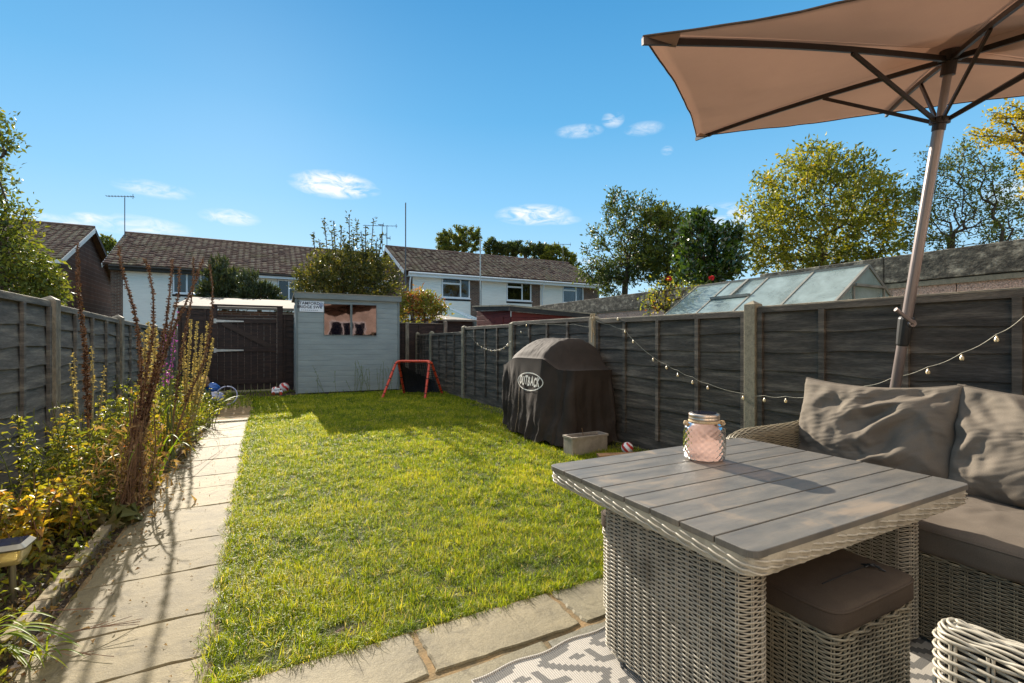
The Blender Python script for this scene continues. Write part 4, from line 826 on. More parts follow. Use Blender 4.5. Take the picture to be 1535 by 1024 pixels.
def backing(mb, path, profile, closed=True, inset=.006):
    P, s, L, n = resample(path, .04, closed); T = np.roll(P, -1, 0) - np.roll(P, 1, 0) if closed else np.gradient(P, axis=0)
    T /= np.linalg.norm(T, axis=1)[:, None]; Nn = np.stack([T[:, 1], -T[:, 0]], 1); prof = np.asarray(profile, float)
    tp = np.gradient(prof, axis=0); tp /= np.linalg.norm(tp, axis=1)[:, None]; pn = np.stack([tp[:, 1], -tp[:, 0]], 1); pr2 = prof - pn * inset
    G = np.zeros((n, len(prof), 3)); G[..., :2] = P[:, None] + Nn[:, None] * pr2[None, :, :1]; G[..., 2] = pr2[:, 1]
    mb.grid(G, cu=closed)
def vprof(z0, z1, pitch=.0069, off=0.0): return [(off, z) for z in np.arange(z0, z1, pitch)]

# ---------------------------------------------------------------- table
TZ = .645; tx0, tx1, ty0, ty1 = 1.035, 2.225, .73, 1.655
tb = thing('garden_table', 'square wicker garden table with grey slatted top standing on the patterned rug', 'table', (1.63, 1.2, 0))
npl = 8; pw = (ty1 - ty0) / npl
for i in range(npl):
    a, b4 = ty0 + pw * i + .0028, ty0 + pw * (i + 1) - .0028
    mb = MB()
    if i in (0, npl - 1):
        r = .03; pts = rrect(tx0, tx1, a, b4, r, 4)
        if i == 0: pts = [p for p in pts]; pts = [(x, y if y < (a + b4) / 2 else b4) for x, y in pts]; pts = [(tx0 if (y >= b4 and x < 1.5) else tx1 if (y >= b4) else x, y) for x, y in pts]
        else: pts = [(x, y if y > (a + b4) / 2 else a) for x, y in pts]; pts = [(tx0 if (y <= a and x < 1.5) else tx1 if (y <= a) else x, y) for x, y in pts]
        q = []
        for p in pts:
            if not q or math.dist(p, q[-1]) > 1e-4: q.append(p)
        if math.dist(q[0], q[-1]) < 1e-4: q.pop()
        mb.prism([(x, y, TZ - .019) for x, y in q], (0, 0, .019))
    else: mb.box(tx0, tx1, a, b4, TZ - .019, TZ)
    mb.build('board', 'table_board', tb, bevel=.0018)
mb = MB(); mb.box(tx0 + .04, tx1 - .04, ty0 + .04, ty1 - .04, TZ - .05, TZ - .0205); mb.build('underframe', 'frame_dark', tb)
rim = rrect(tx0 + .008, tx1 - .008, ty0 + .008, ty1 - .008, .04)
mb = MB(); weave(mb, rim, [(-.002, TZ - .023), (.002, TZ - .030), (.004, TZ - .037), (.004, TZ - .044), (.003, TZ - .051), (0, TZ - .058), (-.004, TZ - .064)], amp=.0052, hw=.0036, ht=.0030, stake=.055, twist=1.8, stakes=False)
backing(mb, rim, [(0, TZ - .016), (0, TZ - .04), (-.004, TZ - .066)]); mb.build('woven_rim', 'rattan_grey', tb, smooth=True)
def woven_box(name, par, x0, x1, y0, y1, z0, z1, mat='rattan_grey', r=.035, **k):
    mb = MB(); p = rrect(x0, x1, y0, y1, r); weave(mb, p, vprof(z0, z1), **k); ob_ = mb.build(name, mat, par, smooth=True)
    mb = MB(); backing(mb, p, [(0, z0), (0, z1)], inset=.009); mb.build('liner', 'frame_dark', ob_); return ob_
woven_box('end_panel', tb, 1.09, 1.20, .80, 1.37, .055, TZ - .062)
woven_box('end_panel', tb, 2.08, 2.18, .86, 1.50, .055, TZ - .062)
for x, y in ((1.145, 1.31), (1.145, .86), (2.13, .92), (2.13, 1.44)):
    mb = MB(); mb.lathe((x, y, 0), [(0, .012), (.03, .012), (.034, .02), (.036, .052), (.036, .075)], 14)
    for k in range(4): mb.lathe((x, y, .02 + k * .011), [(.036, -.004), (.041, 0), (.036, .004)], 14)
    mb.build('foot', 'rattan_grey', tb, smooth=True)

# ---------------------------------------------------------------- cushions
def slab_cushion(name, mat, par, x0, x1, y0, y1, z0, z1, rnd=.03, n=70, wr=.004, seed=0, crown=.012, pip=True):
    """box cushion with rounded edge and gentle crown"""
    cx, cy, cz = (x0 + x1) / 2, (y0 + y1) / 2, (z0 + z1) / 2; hx, hy, hz = (x1 - x0) / 2, (y1 - y0) / 2, (z1 - z0) / 2
    mb = MB(); th_ = np.linspace(0, 2 * np.pi, n * 2, endpoint=False); R_ = np.concatenate([np.linspace(0.0001, .9, 16), [.95, .98, 1.0], [1, 1], [1.0, .98, .95, .8, .5, .02]])
    Zf = np.concatenate([np.ones(16), [.96, .86, .62], [.0, -.5], [-.75, -.92, -1, -1, -1, -1]])
    G = np.zeros((len(R_), len(th_), 3))
    for i, (r, zf) in enumerate(zip(R_, Zf)):
        c, s_ = np.cos(th_), np.sin(th_); q = 1 / (np.abs(c) ** 9 + np.abs(s_) ** 9) ** (1 / 9)
        G[i, :, 0] = cx + hx * r * c * q; G[i, :, 1] = cy + hy * r * s_ * q; G[i, :, 2] = cz + hz * zf + (crown * (1 - r ** 2) if zf > .9 else 0)
    for i in range(G.shape[0]):
        for j in range(G.shape[1]):
            d = wr * (nz(G[i, j], 9, seed) + .6 * nz(G[i, j], 23, seed + 2)); G[i, j, 2] += d * (1 if Zf[i] > -.9 else 0); G[i, j, 0] += d * .8 * (R_[i] > .9); G[i, j, 1] += d * .8 * (R_[i] > .9)
    mb.grid(G, cv=True); o_ = mb.build(name, mat, par, smooth=True)
    if pip:
        mb = MB(); c, s_ = np.cos(th_), np.sin(th_); q = 1 / (np.abs(c) ** 9 + np.abs(s_) ** 9) ** (1 / 9)
        p = np.stack([cx + (hx + .001) * c * q * .99, cy + (hy + .001) * s_ * q * .99, np.full(len(th_), cz + hz * .72)], 1); p = np.vstack([p, p[:1]]); mb.tube(p, .004, 5, caps=False); mb.build('piping', mat, o_, smooth=True)
    return o_
def pillow(name, mat, par, c, ex, ez, en, w, h_, t, seed=0, amp=.03, n=110, sag=.03):
    """soft scatter pillow: ex across, ez up, en outward; deep soft folds"""
    c = np.array(c, float); ex, ez, en = [np.array(v, float) / np.linalg.norm(v) for v in (ex, ez, en)]
    u = np.linspace(-1, 1, n); U_, V_ = np.meshgrid(u, u, indexing='ij'); mb = MB()
    pinch = 1 - .03 * (1 - np.abs(V_) ** 2) * np.abs(U_) ** 3; pinch2 = 1 - .03 * (1 - np.abs(U_) ** 2) * np.abs(V_) ** 3
    prof = ((1 - np.abs(U_) ** 2.6).clip(0) * (1 - np.abs(V_) ** 2.6).clip(0)) ** .42
    for sgn in (1, -1):
        D = np.zeros_like(U_)
        if sgn > 0:
            for i in range(n):
                for j in range(n):
                    x, y = U_[i, j] * w / 2, V_[i, j] * h_ / 2
                    wx = x + .09 * nz((x, y, 0), 3.5, seed + 4); wy = y + .09 * nz((x, y, 5), 3.5, seed + 6)
                    a = nz((wx * 1.2 + wy * .4, wy * 1.7 - wx * .8, seed), 3.7, seed); b_ = nz((wx * 1.3 - wy, wy * 1.6 + wx * 1.2, seed), 10, seed + 9); f = nz((wx * .5 + wy, wy * 3 - wx, 1), 21, seed + 3)
                    D[i, j] = amp * (1.25 * (1 - 2.4 * math.sqrt(a * a + .012)) + .30 * b_ * (.4 + abs(a)) * 2 + .10 * f) - amp * .3
        P = c + ex * (U_ * pinch * w / 2)[..., None] + ez * ((V_ * pinch2 * h_ / 2) - sag * (1 - U_ ** 2) * (V_ > 0) * V_)[..., None] + en * (sgn * t / 2 * prof + D * prof ** .6)[..., None]
        mb.grid(P if sgn > 0 else P[::-1])
    o_ = mb.build(name, mat, par, smooth=True)
    rim_ = [(u_, -1) for u_ in u] + [(1, v_) for v_ in u] + [(u_, 1) for u_ in u[::-1]] + [(-1, v_) for v_ in u[::-1]]
    q = [c + ex * (a * (1 - .03 * (1 - b_ ** 2) * abs(a) ** 3) * w / 2) + ez * (b_ * (1 - .03 * (1 - a ** 2) * abs(b_) ** 3) * h_ / 2 - (sag * (1 - a ** 2) * b_ if b_ > 0 else 0)) for a, b_ in rim_[::3]]
    mb = MB(); mb.tube(np.array(q + q[:1]), .0055, 6, caps=False); mb.build('piping', mat, o_, smooth=True); return o_

# ---------------------------------------------------------------- stools
def stool(label, x0, x1, y0, y1, zt, seed, cush=True):
    t = thing('stool', label, 'stool', ((x0 + x1) / 2, (y0 + y1) / 2, 0), 'wicker stools tucked under the table')
    woven_box('base', t, x0 + .012, x1 - .012, y0 + .012, y1 - .012, .03, zt - .075, 'rattan_tan', r=.03)
    mb = MB(); p = rrect(x0 + .012, x1 - .012, y0 + .012, y1 - .012, .03); weave(mb, p, [(.004, zt - .092), (.007, zt - .082), (.003, zt - .073)], amp=.004, hw=.0034, ht=.003, stake=.04, twist=1.2, stakes=False); mb.build('rim', 'rattan_tan', t, smooth=True)
    cu_ = slab_cushion('cushion', 'stool_linen', t, x0 - .004, x1 + .004, y0 - .004, y1 + .004, zt - .07, zt, seed=seed, wr=.003, crown=.006)
    mb = MB(); mb.tube([((x0 * .75 + x1 * .25), y0 + .1, zt + .0075), (x1 * .82 + x0 * .18, y0 + .1, zt + .0075)], .0018, 4)
    kx, ky = x1 - .085, y0 + .085
    mb.tube([(kx - .02, ky + .012, zt + .008), (kx, ky, zt + .018), (kx + .028, ky - .006, zt + .004)], .0028, 5); mb.tube([(kx - .004, ky + .03, zt + .006), (kx, ky, zt + .016), (kx + .012, ky - .03, zt + .004)], .0028, 5)
    th_ = np.linspace(0, 2 * np.pi, 10); mb.tube([(kx + .008 * math.cos(a) - .004, ky + .008 * math.sin(a), zt + .016) for a in th_], .0022, 5, caps=False); mb.build('tie', 'black_plastic', cu_, smooth=True)
    return t
stool('wicker stool with brown tied cushion tucked under the near edge of the table', 1.335, 1.775, .705, 1.145, .435, 3)
stool('wicker stool almost hidden behind the woven end panel of the table', 1.26, 1.68, 1.20, 1.62, .435, 5)

# ---------------------------------------------------------------- sofa
sf = thing('sofa', 'long wicker garden sofa with brown linen cushions backed against the dark fence', 'sofa', (2.7, .5, 0))
SY0, SY1 = -1.2, 1.66
woven_box('base', sf, 2.20, 3.06, SY0, SY1 - .02, .04, .345, 'rattan_tan', r=.03)
mb = MB(); p = rrect(2.20, 3.06, SY0, SY1 - .02, .03); weave(mb, p, [(.002, .348), (.004, .357)], amp=.004, hw=.0034, ht=.003, stake=.04, twist=1.2, stakes=False); mb.build('rim', 'rattan_tan', sf, smooth=True)
woven_box('backrest', sf, 2.98, 3.10, SY0, SY1, .35, .76, 'rattan_tan', r=.04)
# sloping rolled arm at the far end
def arm(par, xa, xb, yc, zlo, zf, mat, w=.045):
    """arm wall running along X: curved top line, rolled edge"""
    mb = MB(); n = 70; xs = np.linspace(xa, xb, n); ztop = zf(xs)
    rows = int((max(ztop) - zlo) / .0072); ph = np.arange(n) * (np.pi / 4) * ((xb - xa) / n / .0105); th_ = np.linspace(0, 2 * np.pi, 6, endpoint=False)
    for sg_ in (-1, 1):
        for r in range(rows):
            z = zlo + .0122 * r; zz = zlo + (ztop - zlo) * (r / rows); y = yc + sg_ * (w + .0032 * np.sin(ph + np.pi * (r % 2)))
            G = np.zeros((n, 6, 3)); G[..., 0] = xs[:, None]; G[..., 1] = y[:, None] + .0022 * np.cos(th_) * sg_; G[..., 2] = zz[:, None] + .0024 * np.sin(th_); mb.grid(G, cv=True)
    for k, a in enumerate(np.linspace(0, np.pi, 17)):
        yy_ = yc + (w + .003 * np.sin(ph + np.pi * (k % 2))) * math.cos(a); zz = ztop + (w * .8 + .003 * np.sin(ph + np.pi * (k % 2))) * math.sin(a)
        G = np.zeros((n, 6, 3)); G[..., 0] = xs[:, None]; G[..., 1] = yy_[:, None] + .003 * np.cos(th_); G[..., 2] = zz[:, None] + .003 * np.sin(th_); mb.grid(G, cv=True)
    for k in range(14):   # woven front edge
        z = zlo + (ztop[0] - zlo) * k / 14
    zc_ = np.arange(zlo, ztop[0] + w * .8, .0085)
    for k, z in enumerate(zc_):
        ww = w * math.sqrt(max(0.02, 1 - max(0, (z - ztop[0]) / (w * .8)) ** 2)); a = np.linspace(-np.pi / 2, np.pi / 2, 9)
        mb.tube(np.stack([xa - .02 * np.cos(a), yc + ww * np.sin(a), np.full(9, z)], 1), .0034, 6)
    o_ = mb.build('arm', mat, par, smooth=True)
    mb = MB(); G = np.zeros((n, 15, 3))
    prof_ = [(-1, 0)] + [(-math.cos(a), math.sin(a)) for a in np.linspace(0, np.pi, 13)] + [(1, 0)]
    for j, (cy_, sz_) in enumerate(prof_):
        G[:, j, 0] = xs; G[:, j, 1] = yc + cy_ * (w - .008); G[:, j, 2] = (zlo if j in (0, 14) else 0) + (0 if j in (0, 14) else 1) * (ztop + sz_ * (w * .8 - .008))
    mb.grid(G); mb.poly(G[0]); mb.build('liner', 'frame_dark', o_)
arm(sf, 2.22, 3.02, 1.70, .05, lambda x: .595 + .04 * np.clip((x - 2.22) / .12, 0, 1) ** .5 + .03 * np.clip((x - 2.7) / .3, 0, 1) ** 2, 'rattan_tan')
for x, y in ((2.27, 1.55), (2.98, 1.55), (2.27, -1.1), (2.98, -1.1)):
    mb = MB(); mb.box(x - .03, x + .03, y - .03, y + .03, .012, .05); mb.build('foot', 'black_plastic', sf, bevel=.004)
for i, (a, b4) in enumerate(((-.10, 1.64), (-1.18, -.12))):
    slab_cushion('seat_cushion', 'seat_linen', sf, 2.175, 2.94, a, b4, .358, .462, seed=20 + i, wr=.009, crown=.02)
for i, (yc, w_, sd_, dz) in enumerate(((1.325, .72, 11, 0), (.60, .78, 31, .0), (-.20, .76, 52, 0))):
    pillow('back_cushion', 'cushion_linen', sf, (2.80, yc, .70 + dz), (0, -1, 0.02 * (-1) ** i), (.28, 0, 1), (-1, 0, .28), w_, .50, .19, seed=sd_, amp=.036)

# ---------------------------------------------------------------- near armchair
ch = thing('armchair', 'pale wicker armchair whose woven arm shows in front of the brown stool', 'armchair', (1.42, .0, 0))
def arm_wall(par, x, y0, y1, zt, w=.03):
    mb = MB(); path = [(x, y0), (x, y1)]
    P_ = rrect(x - w, x + w, y0, y1, w * .98, 5); weave(mb, P_, vprof(.05, zt - w * .6, .0092), amp=.005, hw=.0033, ht=.003, stake=.052, sr=.003)
    for k, s_ in enumerate((.97, .72, .47, .22)):
        p2 = rrect(x - w * s_, x + w * s_, y0 + w * (1 - s_), y1 - w * (1 - s_), max(w * s_ * .98, .002), 5); weave(mb, p2, [(0, zt - w * .6 * s_ ** 2), (-.0042, zt - w * .6 * s_ ** 2 + .002)], amp=.0042, hw=.0028, ht=.0032, stake=.052, stakes=False)
    o_ = mb.build('arm', 'rattan_grey', par, smooth=True)
    mb = MB(); backing(mb, P_, [(0, .05), (0, zt - w * .6)], inset=.01); mb.box(x - w * .6, x + w * .6, y0 + .03, y1 - .03, zt - .05, zt - .006); mb.build('liner', 'frame_dark', o_)
arm_wall(ch, 1.145, -.30, .425, .625, .032); arm_wall(ch, 1.80, -.30, .425, .625, .032)
woven_box('base', ch, 1.18, 1.765, -.26, .40, .05, .33)
woven_box('backrest', ch, 1.10, 1.84, -.40, -.31, .05, .84, r=.03)
slab_cushion('seat_cushion', 'stool_linen', ch, 1.185, 1.76, -.28, .40, .335, .42, seed=77)

# ---------------------------------------------------------------- glass jar lantern
JX, JY = 1.665, 1.41
jr = thing('jar_lantern', 'quilted pink glass jar with rope handle and metal solar lid on the table', 'jar', (JX, JY, TZ))
n1, n2 = 96, 64; th_ = np.linspace(0, 2 * np.pi, n1, endpoint=False)
zp = np.array([0, .004, .012, .03, .06, .09, .12, .140, .152, .160, .166, .182]); rp = np.array([.060, .072, .080, .083, .084, .084, .083, .080, .072, .062, .058, .058])
zz = np.linspace(0, .182, n2); rr_ = np.interp(zz, zp, rp)
G = np.zeros((n2, n1, 3))
for i, z in enumerate(zz):
    q = 0.0032 * np.clip(min(z / .015, (.145 - z) / .012, 1), 0, 1); k = 9
    pat = np.abs(np.sin(th_ * k + z * 118)) ** .6 + np.abs(np.sin(th_ * k - z * 118)) ** .6
    r = rr_[i] + q * (pat - 1.2); G[i, :, 0] = JX + r * np.cos(th_); G[i, :, 1] = JY + r * np.sin(th_); G[i, :, 2] = TZ + .001 + z
mb = MB(); mb.grid(G, cv=True)
mb.poly(G[0][::-1]); mb.build('glass', 'pink_glass', jr, smooth=True)
mb = MB(); mb.lathe((JX, JY, TZ), [(.0605, .172), (.0625, .174), (.0625, .181), (.061, .183), (.0625, .186), (.0625, .196), (.060, .199), (.050, .200), (.0, .200)], 40); ld = mb.build('lid', 'lid_metal', jr, smooth=True)
mb = MB(); mb.lathe((JX, JY, TZ), [(.049, .2005), (.049, .203), (.0, .203)], 30); mb.build('solar_cell', 'solar_panel', ld)
mb = MB(); mb.lathe((JX, JY, TZ), [(.0585, .160), (.064, .163), (.064, .169), (.0590, .172)], 36)
for s_ in (-1, 1): c_ = np.array([JX, JY, TZ + .158]) + RT * s_ * .078; mb.lathe(c_, [(.0, -.011), (.008, -.009), (.011, 0), (.008, .009), (0, .011)], 10)
a_ = np.linspace(0, np.pi, 16); mb.tube([np.array([JX, JY, TZ + .160]) + RT * .080 * math.cos(a) - FW * .082 * math.sin(a) - UP * .0 * math.sin(a) for a in a_][:5], .0035, 6); mb.build('rope_handle', 'rope', jr, smooth=True)

# ---------------------------------------------------------------- parasol
A_ = np.array([1.392, 1.484, 2.416]); B_ = np.array([3.367, 2.935, 2.952]); C_ = np.array([4.984, .785, 2.818]); D_ = np.array([3.009, -.667, 2.283])
HUB = np.array([3.183, 1.129, 2.650]); LOW = np.array([3.212, 1.185, 2.334]); axp = np.array([-.0935, -.176, .98]); axp = (HUB - LOW) / np.linalg.norm(HUB - LOW)
pb = np.array([3.347, 1.4465, .8785]); pdn = (pb - LOW) / np.linalg.norm(pb - LOW); foot = pb + pdn * (pb[2] - .05) / -pdn[2]
ps = thing('parasol', 'large tilted brown parasol open above the table with its pole behind the sofa', 'parasol', (foot[0], foot[1], 0))
HUBt = HUB
edges = [(A_, B_, 0), (B_, C_, 1), (C_, D_, 0), (D_, A_, 1)]
top = HUB + axp * .10
HEMS = []
def canopy():
    mb = MB(); n = 26; nr = 22
    ribs_end = [A_, B_, (B_ + C_) / 2, C_, D_, (D_ + A_) / 2]
    for i in range(6):
        p, q = ribs_end[i], ribs_end[(i + 1) % 6]; G = np.zeros((nr, n, 3))
        for a in range(nr):
            r = a / (nr - 1)
            for b_ in range(n):
                s_ = b_ / (n - 1); e = p + (q - p) * s_; inw = (HUB - e); inw -= axp * (inw @ axp); ed = math.sin(math.pi * s_)
                e = e + inw * .035 * ed; pt = HUB + (e - HUB) * (.012 + .988 * r) + axp * .03 * (1 - r) ** 3
                pt = pt - axp * (.05 * ed * math.sin(math.pi * r * .9) * r) + axp * .018 * math.sin(math.pi * r)
                pt = pt + axp * (.016 * nz(pt, 2.2, 2) + .006 * nz(pt, 7.0, 5)) * r * ed
                G[a, b_] = pt
        mb.grid(G); HEMS.append(G[-1].copy())
    return mb.build('canopy', 'parasol_cloth', ps, smooth=True)
cn_ = canopy()
sol = cn_.modifiers.new('thick', 'SOLIDIFY'); sol.thickness = .0012
mb = MB(); nn = 24; a_ = np.linspace(0, 2 * np.pi, nn, endpoint=False); e1 = (B_ - A_) / np.linalg.norm(B_ - A_); e2 = np.cross(axp, e1)
G = np.zeros((8, nn, 3))
for i in range(8):
    r = .03 + .27 * i / 7; 
    for j, a in enumerate(a_): q = (abs(math.cos(a)) ** 4 + abs(math.sin(a)) ** 4) ** -.25; G[i, j] = HUB + axp * (.13 - .05 * (i / 7) - .012 * abs(math.sin(2 * a)) * i / 7) + (e1 * math.cos(a) + e2 * math.sin(a)) * r * q
mb.grid(G, cv=True); mb.build('vent_flap', 'parasol_cloth', ps, smooth=True)
mb = MB()
for h_ in HEMS: mb.tube(h_ - axp * .002, .0045, 6)
mb.build('hem', 'hem_cloth', cn_, smooth=True)
corner = {}
for nm_, e in (('a', A_), ('b', B_), ('m', (B_ + C_) / 2), ('c', C_), ('d', D_), ('n', (D_ + A_) / 2)):
    st = HUB + (e - HUB) * .02 + axp * .0; en_ = e - axp * .0; pts = [st + (en_ - st) * t_ + axp * (.018 * math.sin(math.pi * t_) + .085 * (1 - t_) ** 6 * 0 - .022) for t_ in np.linspace(0, 1, 12)]
    mb = MB(); P_ = np.array(pts)
    for k in range(len(P_) - 1): mb.beam(P_[k], P_[k + 1] + (P_[k + 1] - P_[k]) * .02, .016, .026, up=axp)
    rb = mb.build('rib', 'parasol_rib', ps)
    mid_ = P_[5] * .95 + P_[6] * .05 - axp * .012 if False else (HUB + (e - HUB) * .372 + axp * (.018 * math.sin(math.pi * .372) - .034))
    mb = MB(); mb.beam(LOW + (e - HUB) / np.linalg.norm(e - HUB) * .035, mid_, .012, .02, up=axp); mb.build('strut', 'parasol_rib', rb)
    if nm_ in 'abcd':
        d_ = (HUB - e) / np.linalg.norm(HUB - e); sd_ = np.cross(axp, d_); mb = MB()
        mb.add([e - d_ * .01 - axp * .006, e + d_ * .13 + sd_ * .075 - axp * .004, e + d_ * .16 - axp * .038, e + d_ * .13 - sd_ * .075 - axp * .004], np.array([[0, 1, 2], [0, 2, 3]])); mb.build('corner_pocket', 'parasol_cloth', ps)
mb = MB(); mb.tube([foot, LOW + (LOW - pb) / np.linalg.norm(LOW - pb) * .01], .026, 20); mb.tube([LOW, HUB + axp * .12], .019, 16); mb.build('pole', 'parasol_metal', ps, smooth=False)
def disc(c, ax, r, h_, k=20):
    mb = MB(); mb.tube([np.array(c) - ax * h_ / 2, np.array(c) + ax * h_ / 2], r, k); return mb
mb = disc(LOW, axp, .045, .03); mb.tube([LOW - axp * .05, LOW + axp * .02], .03, 16); mb.build('runner', 'parasol_rib', ps, bevel=.004); mb = MB(); mb.tube([HUB - axp * .03, HUB + axp * .02], .05, 16); mb.tube([HUB - axp * .1, HUB - axp * .03], .032, 16); mb.build('hub', 'parasol_rib', ps, bevel=.004)
pd_ = -pdn; cpt = pb + pd_ * ((at(1356, 497, 2.8)[2] - pb[2]) / pd_[2])
mb = MB(); mb.tube([cpt - pd_ * .085, cpt - pd_ * .075, cpt, cpt + pd_ * .075, cpt + pd_ * .085], [.027, .031, .036, .040, .034], 16); hd = mb.build('clamp_housing', 'black_plastic', ps, smooth=False, bevel=.003)
mb = MB(); k0 = cpt + pd_ * .045 - FW * .045; mb.tube([k0 + FW * .02, k0 - FW * .006], .02, 14); mb.beam(k0 - FW * .01, k0 - RT * .105 + UP * .075 - FW * .02, .02, .014, up=FW); mb.tube([k0 - RT * .100 + UP * .073 - FW * .02, k0 - RT * .112 + UP * .08 - FW * .02], .012, 10); mb.build('crank_handle', 'parasol_metal', hd, bevel=.003)
mb = MB(); mb.lathe((foot[0], foot[1], 0), [(0, .012), (.2, .012), (.2, .06), (.17, .08), (.05, .09), (.035, .3), (.0, .3)], 28); mb.build('base', 'black_plastic', ps)

# ---------------------------------------------------------------- rug
rg = MB(); cs = .0145; nx_, ny_ = 124, 160; ang = math.radians(3.0); ca, sa = math.cos(ang), math.sin(ang); rx, ry = .62, 1.455
V = []; F = []; MI = []
for i in range(nx_ + 1):
    for j in range(ny_ + 1):
        x, y = i * cs, -j * cs; V.append((rx + x * ca - y * sa, ry + x * sa + y * ca, .0235 + .0012 * nz((x, y, 0), 6)))
def rugpat(i, j):
    if i < 1 or j < 1: return 0
    P, Q = 16, 20; i2, j2 = (i + 3) % P, (j + 7) % Q
    # stepped zigzags and hooked shapes
    a = (i2 - abs(j2 - 10)) % 16
    if a in (3, 4, 5) : return 1
    if 7 <= i2 <= 12 and j2 in (2, 3, 8, 9): return 1
    if i2 in (11, 12) and 2 <= j2 <= 9: return 1
    if i2 in (7, 8) and j2 in (5, 6): return 1
    if a in (9, 10, 11) and (j2 // 2) % 2 == 0: return 1
    if i2 in (0, 1) and 12 <= j2 <= 17: return 1
    if 2 <= i2 <= 5 and j2 in (16, 17): return 1
    return 0
for i in range(nx_):
    for j in range(ny_): F.append([i * (ny_ + 1) + j, i * (ny_ + 1) + j + 1, (i + 1) * (ny_ + 1) + j + 1, (i + 1) * (ny_ + 1) + j]); MI.append(rugpat(i, j))
V = [(x + .012 * math.sin(y * 21), y + .007 * math.sin(x * 26) * (y > 1.2), z) for x, y, z in V]; rg.add(V, np.array(F)[:, ::-1]); ro_ = rg.build('outdoor_rug', None, mats=['rug_light', 'rug_dark'], midx=MI); tag(ro_, 'flat woven rug with broken grey and white geometric pattern under the table', 'rug')
mb = MB()
e_ = [V[j] for j in range(ny_, -1, -1)] + [V[i * (ny_ + 1)] for i in range(1, nx_ + 1)]; mb.tube(np.array(e_) + (0, 0, .001), .005, 6)
mb.build('bound_edge', 'rug_light', ro_)

# ---------------------------------------------------------------- covered barbecue
bb = thing('covered_barbecue', 'barbecue under a dark brown cover with an oval white logo, against the fence', 'barbecue', (3.2, 4.95, 0))
bx0, bx1, by0, by1 = 2.90, 3.50, 4.2, 5.82
def bump1(y, u=.3): return np.clip((y - (by0 + .02 + .26 * (1 - np.clip(u, 0, 1)))) / .26, 0, 1) * (1 - np.clip(1 - (by1 - .03 - y) / .66, 0, 1) ** 1.5)
def sm(t): return t * t * (3 - 2 * t)
def lid_z(x, y):
    u = (x - bx0 + .06) / (bx1 - bx0 + .06); t = sm(bump1(y, u)); arch = np.clip(np.sin(np.pi * np.clip(.06 + u * .80, 0, 1)), 0, 1) ** .68
    return .835 + .355 * t * arch - .0 * y
def front_x(y): return bx0 - .075 * sm(bump1(y)) + .03 * (y < by0 + .12)
def ring_pt(s):
    """perimeter: near side, front, far side, back; s in 0..1; returns point, outward normal"""
    r = .05; Wd, Ln = bx1 - bx0, by1 - by0; 
    pts = rrect(bx0, bx1, by0, by1, r, 6); return pts
ringp, ss, LL, nn = resample(rrect(bx0, bx1, by0, by1, .06, 6), .012, True)
Tn = np.roll(ringp, -1, 0) - np.roll(ringp, 1, 0); Tn /= np.linalg.norm(Tn, axis=1)[:, None]; On = np.stack([Tn[:, 1], -Tn[:, 0]], 1)
def skirt(i_arr, f):
    """f: 0 at the shoulder, 1 at hem"""
    P = ringp[i_arr]; O = On[i_arr]; x, y = P[:, 0], P[:, 1]
    front = np.clip(-O[:, 0], 0, 1); x2 = np.where(front > .2, x + (np.array([front_x(v) for v in y]) - bx0) * front, x)
    ztop = .835 + .115 * front * sm(bump1(y)) ; hem = .035 + .02 * np.sin(ss[i_arr] * 9) + .015 * np.sin(ss[i_arr] * 23 + 1)
    side = np.clip(-O[:, 1], 0, 1) ; flare = (.15 * front * np.clip((by1 - y) / .8, .15, 1) + .09 * side + .01 * np.clip(O[:, 1], 0, 1)) * f ** 1.25
    folds = np.array([.75 * nz((s_, f * .12, 0), 5.0, 3) + .30 * nz((s_, f * .3, 0), 11, 8) + .06 * nz((s_, f * .9, 0), 30, 5) for s_ in ss[i_arr]])
    logo = np.exp(-((y - 4.88) / .42) ** 4) * front * np.clip(1.6 - f * 1.8, 0, 1)
    dd = flare + folds * (.030 + .12 * f) * np.clip(f * 5, .1, 1) * (1 - .97 * logo)
    back = np.clip(O[:, 0], 0, 1); dd = np.where(back > .5, np.minimum(dd, .01), dd)
    z = ztop + (hem - ztop) * f
    return np.stack([x2 + O[:, 0] * dd, y + O[:, 1] * dd, z], 1)
ia = np.arange(nn); mb = MB(); lev = np.concatenate([[0, .012, .03], np.linspace(.06, 1, 40)])
G = np.stack([skirt(ia, f) for f in lev]); mb.grid(G, cv=True)
# top surface: rings shrinking to the ridge line
nr = 34; Gt = np.zeros((nr, nn, 3)); ridge = np.stack([np.full(nn, bx0 + .34), np.clip(ringp[:, 1], by0 + .42, by1 - .50)], 1)
for a in range(nr):
    r = a / (nr - 1); P = G[0][:, :2] * (1 - r) + ridge * r
    z = lid_z(P[:, 0], P[:, 1]); blend = sm(min(1, r * 6)); z = G[0][:, 2] * (1 - blend) + np.maximum(z, G[0][:, 2] * (1 - r) + z * r) * blend
    for j in range(nn):
        z[j] += .011 * blend * (nz((P[j, 0] * 1.2, P[j, 1] * .6 + P[j, 0], 0), 11, 4) + .5 * nz((P[j, 0], P[j, 1], 0), 27, 1)); 
    Gt[a, :, :2] = P; Gt[a, :, 2] = z
mb.grid(Gt[::-1], cv=True); cv_ = mb.build('cover', 'cover_cloth', bb, smooth=True)
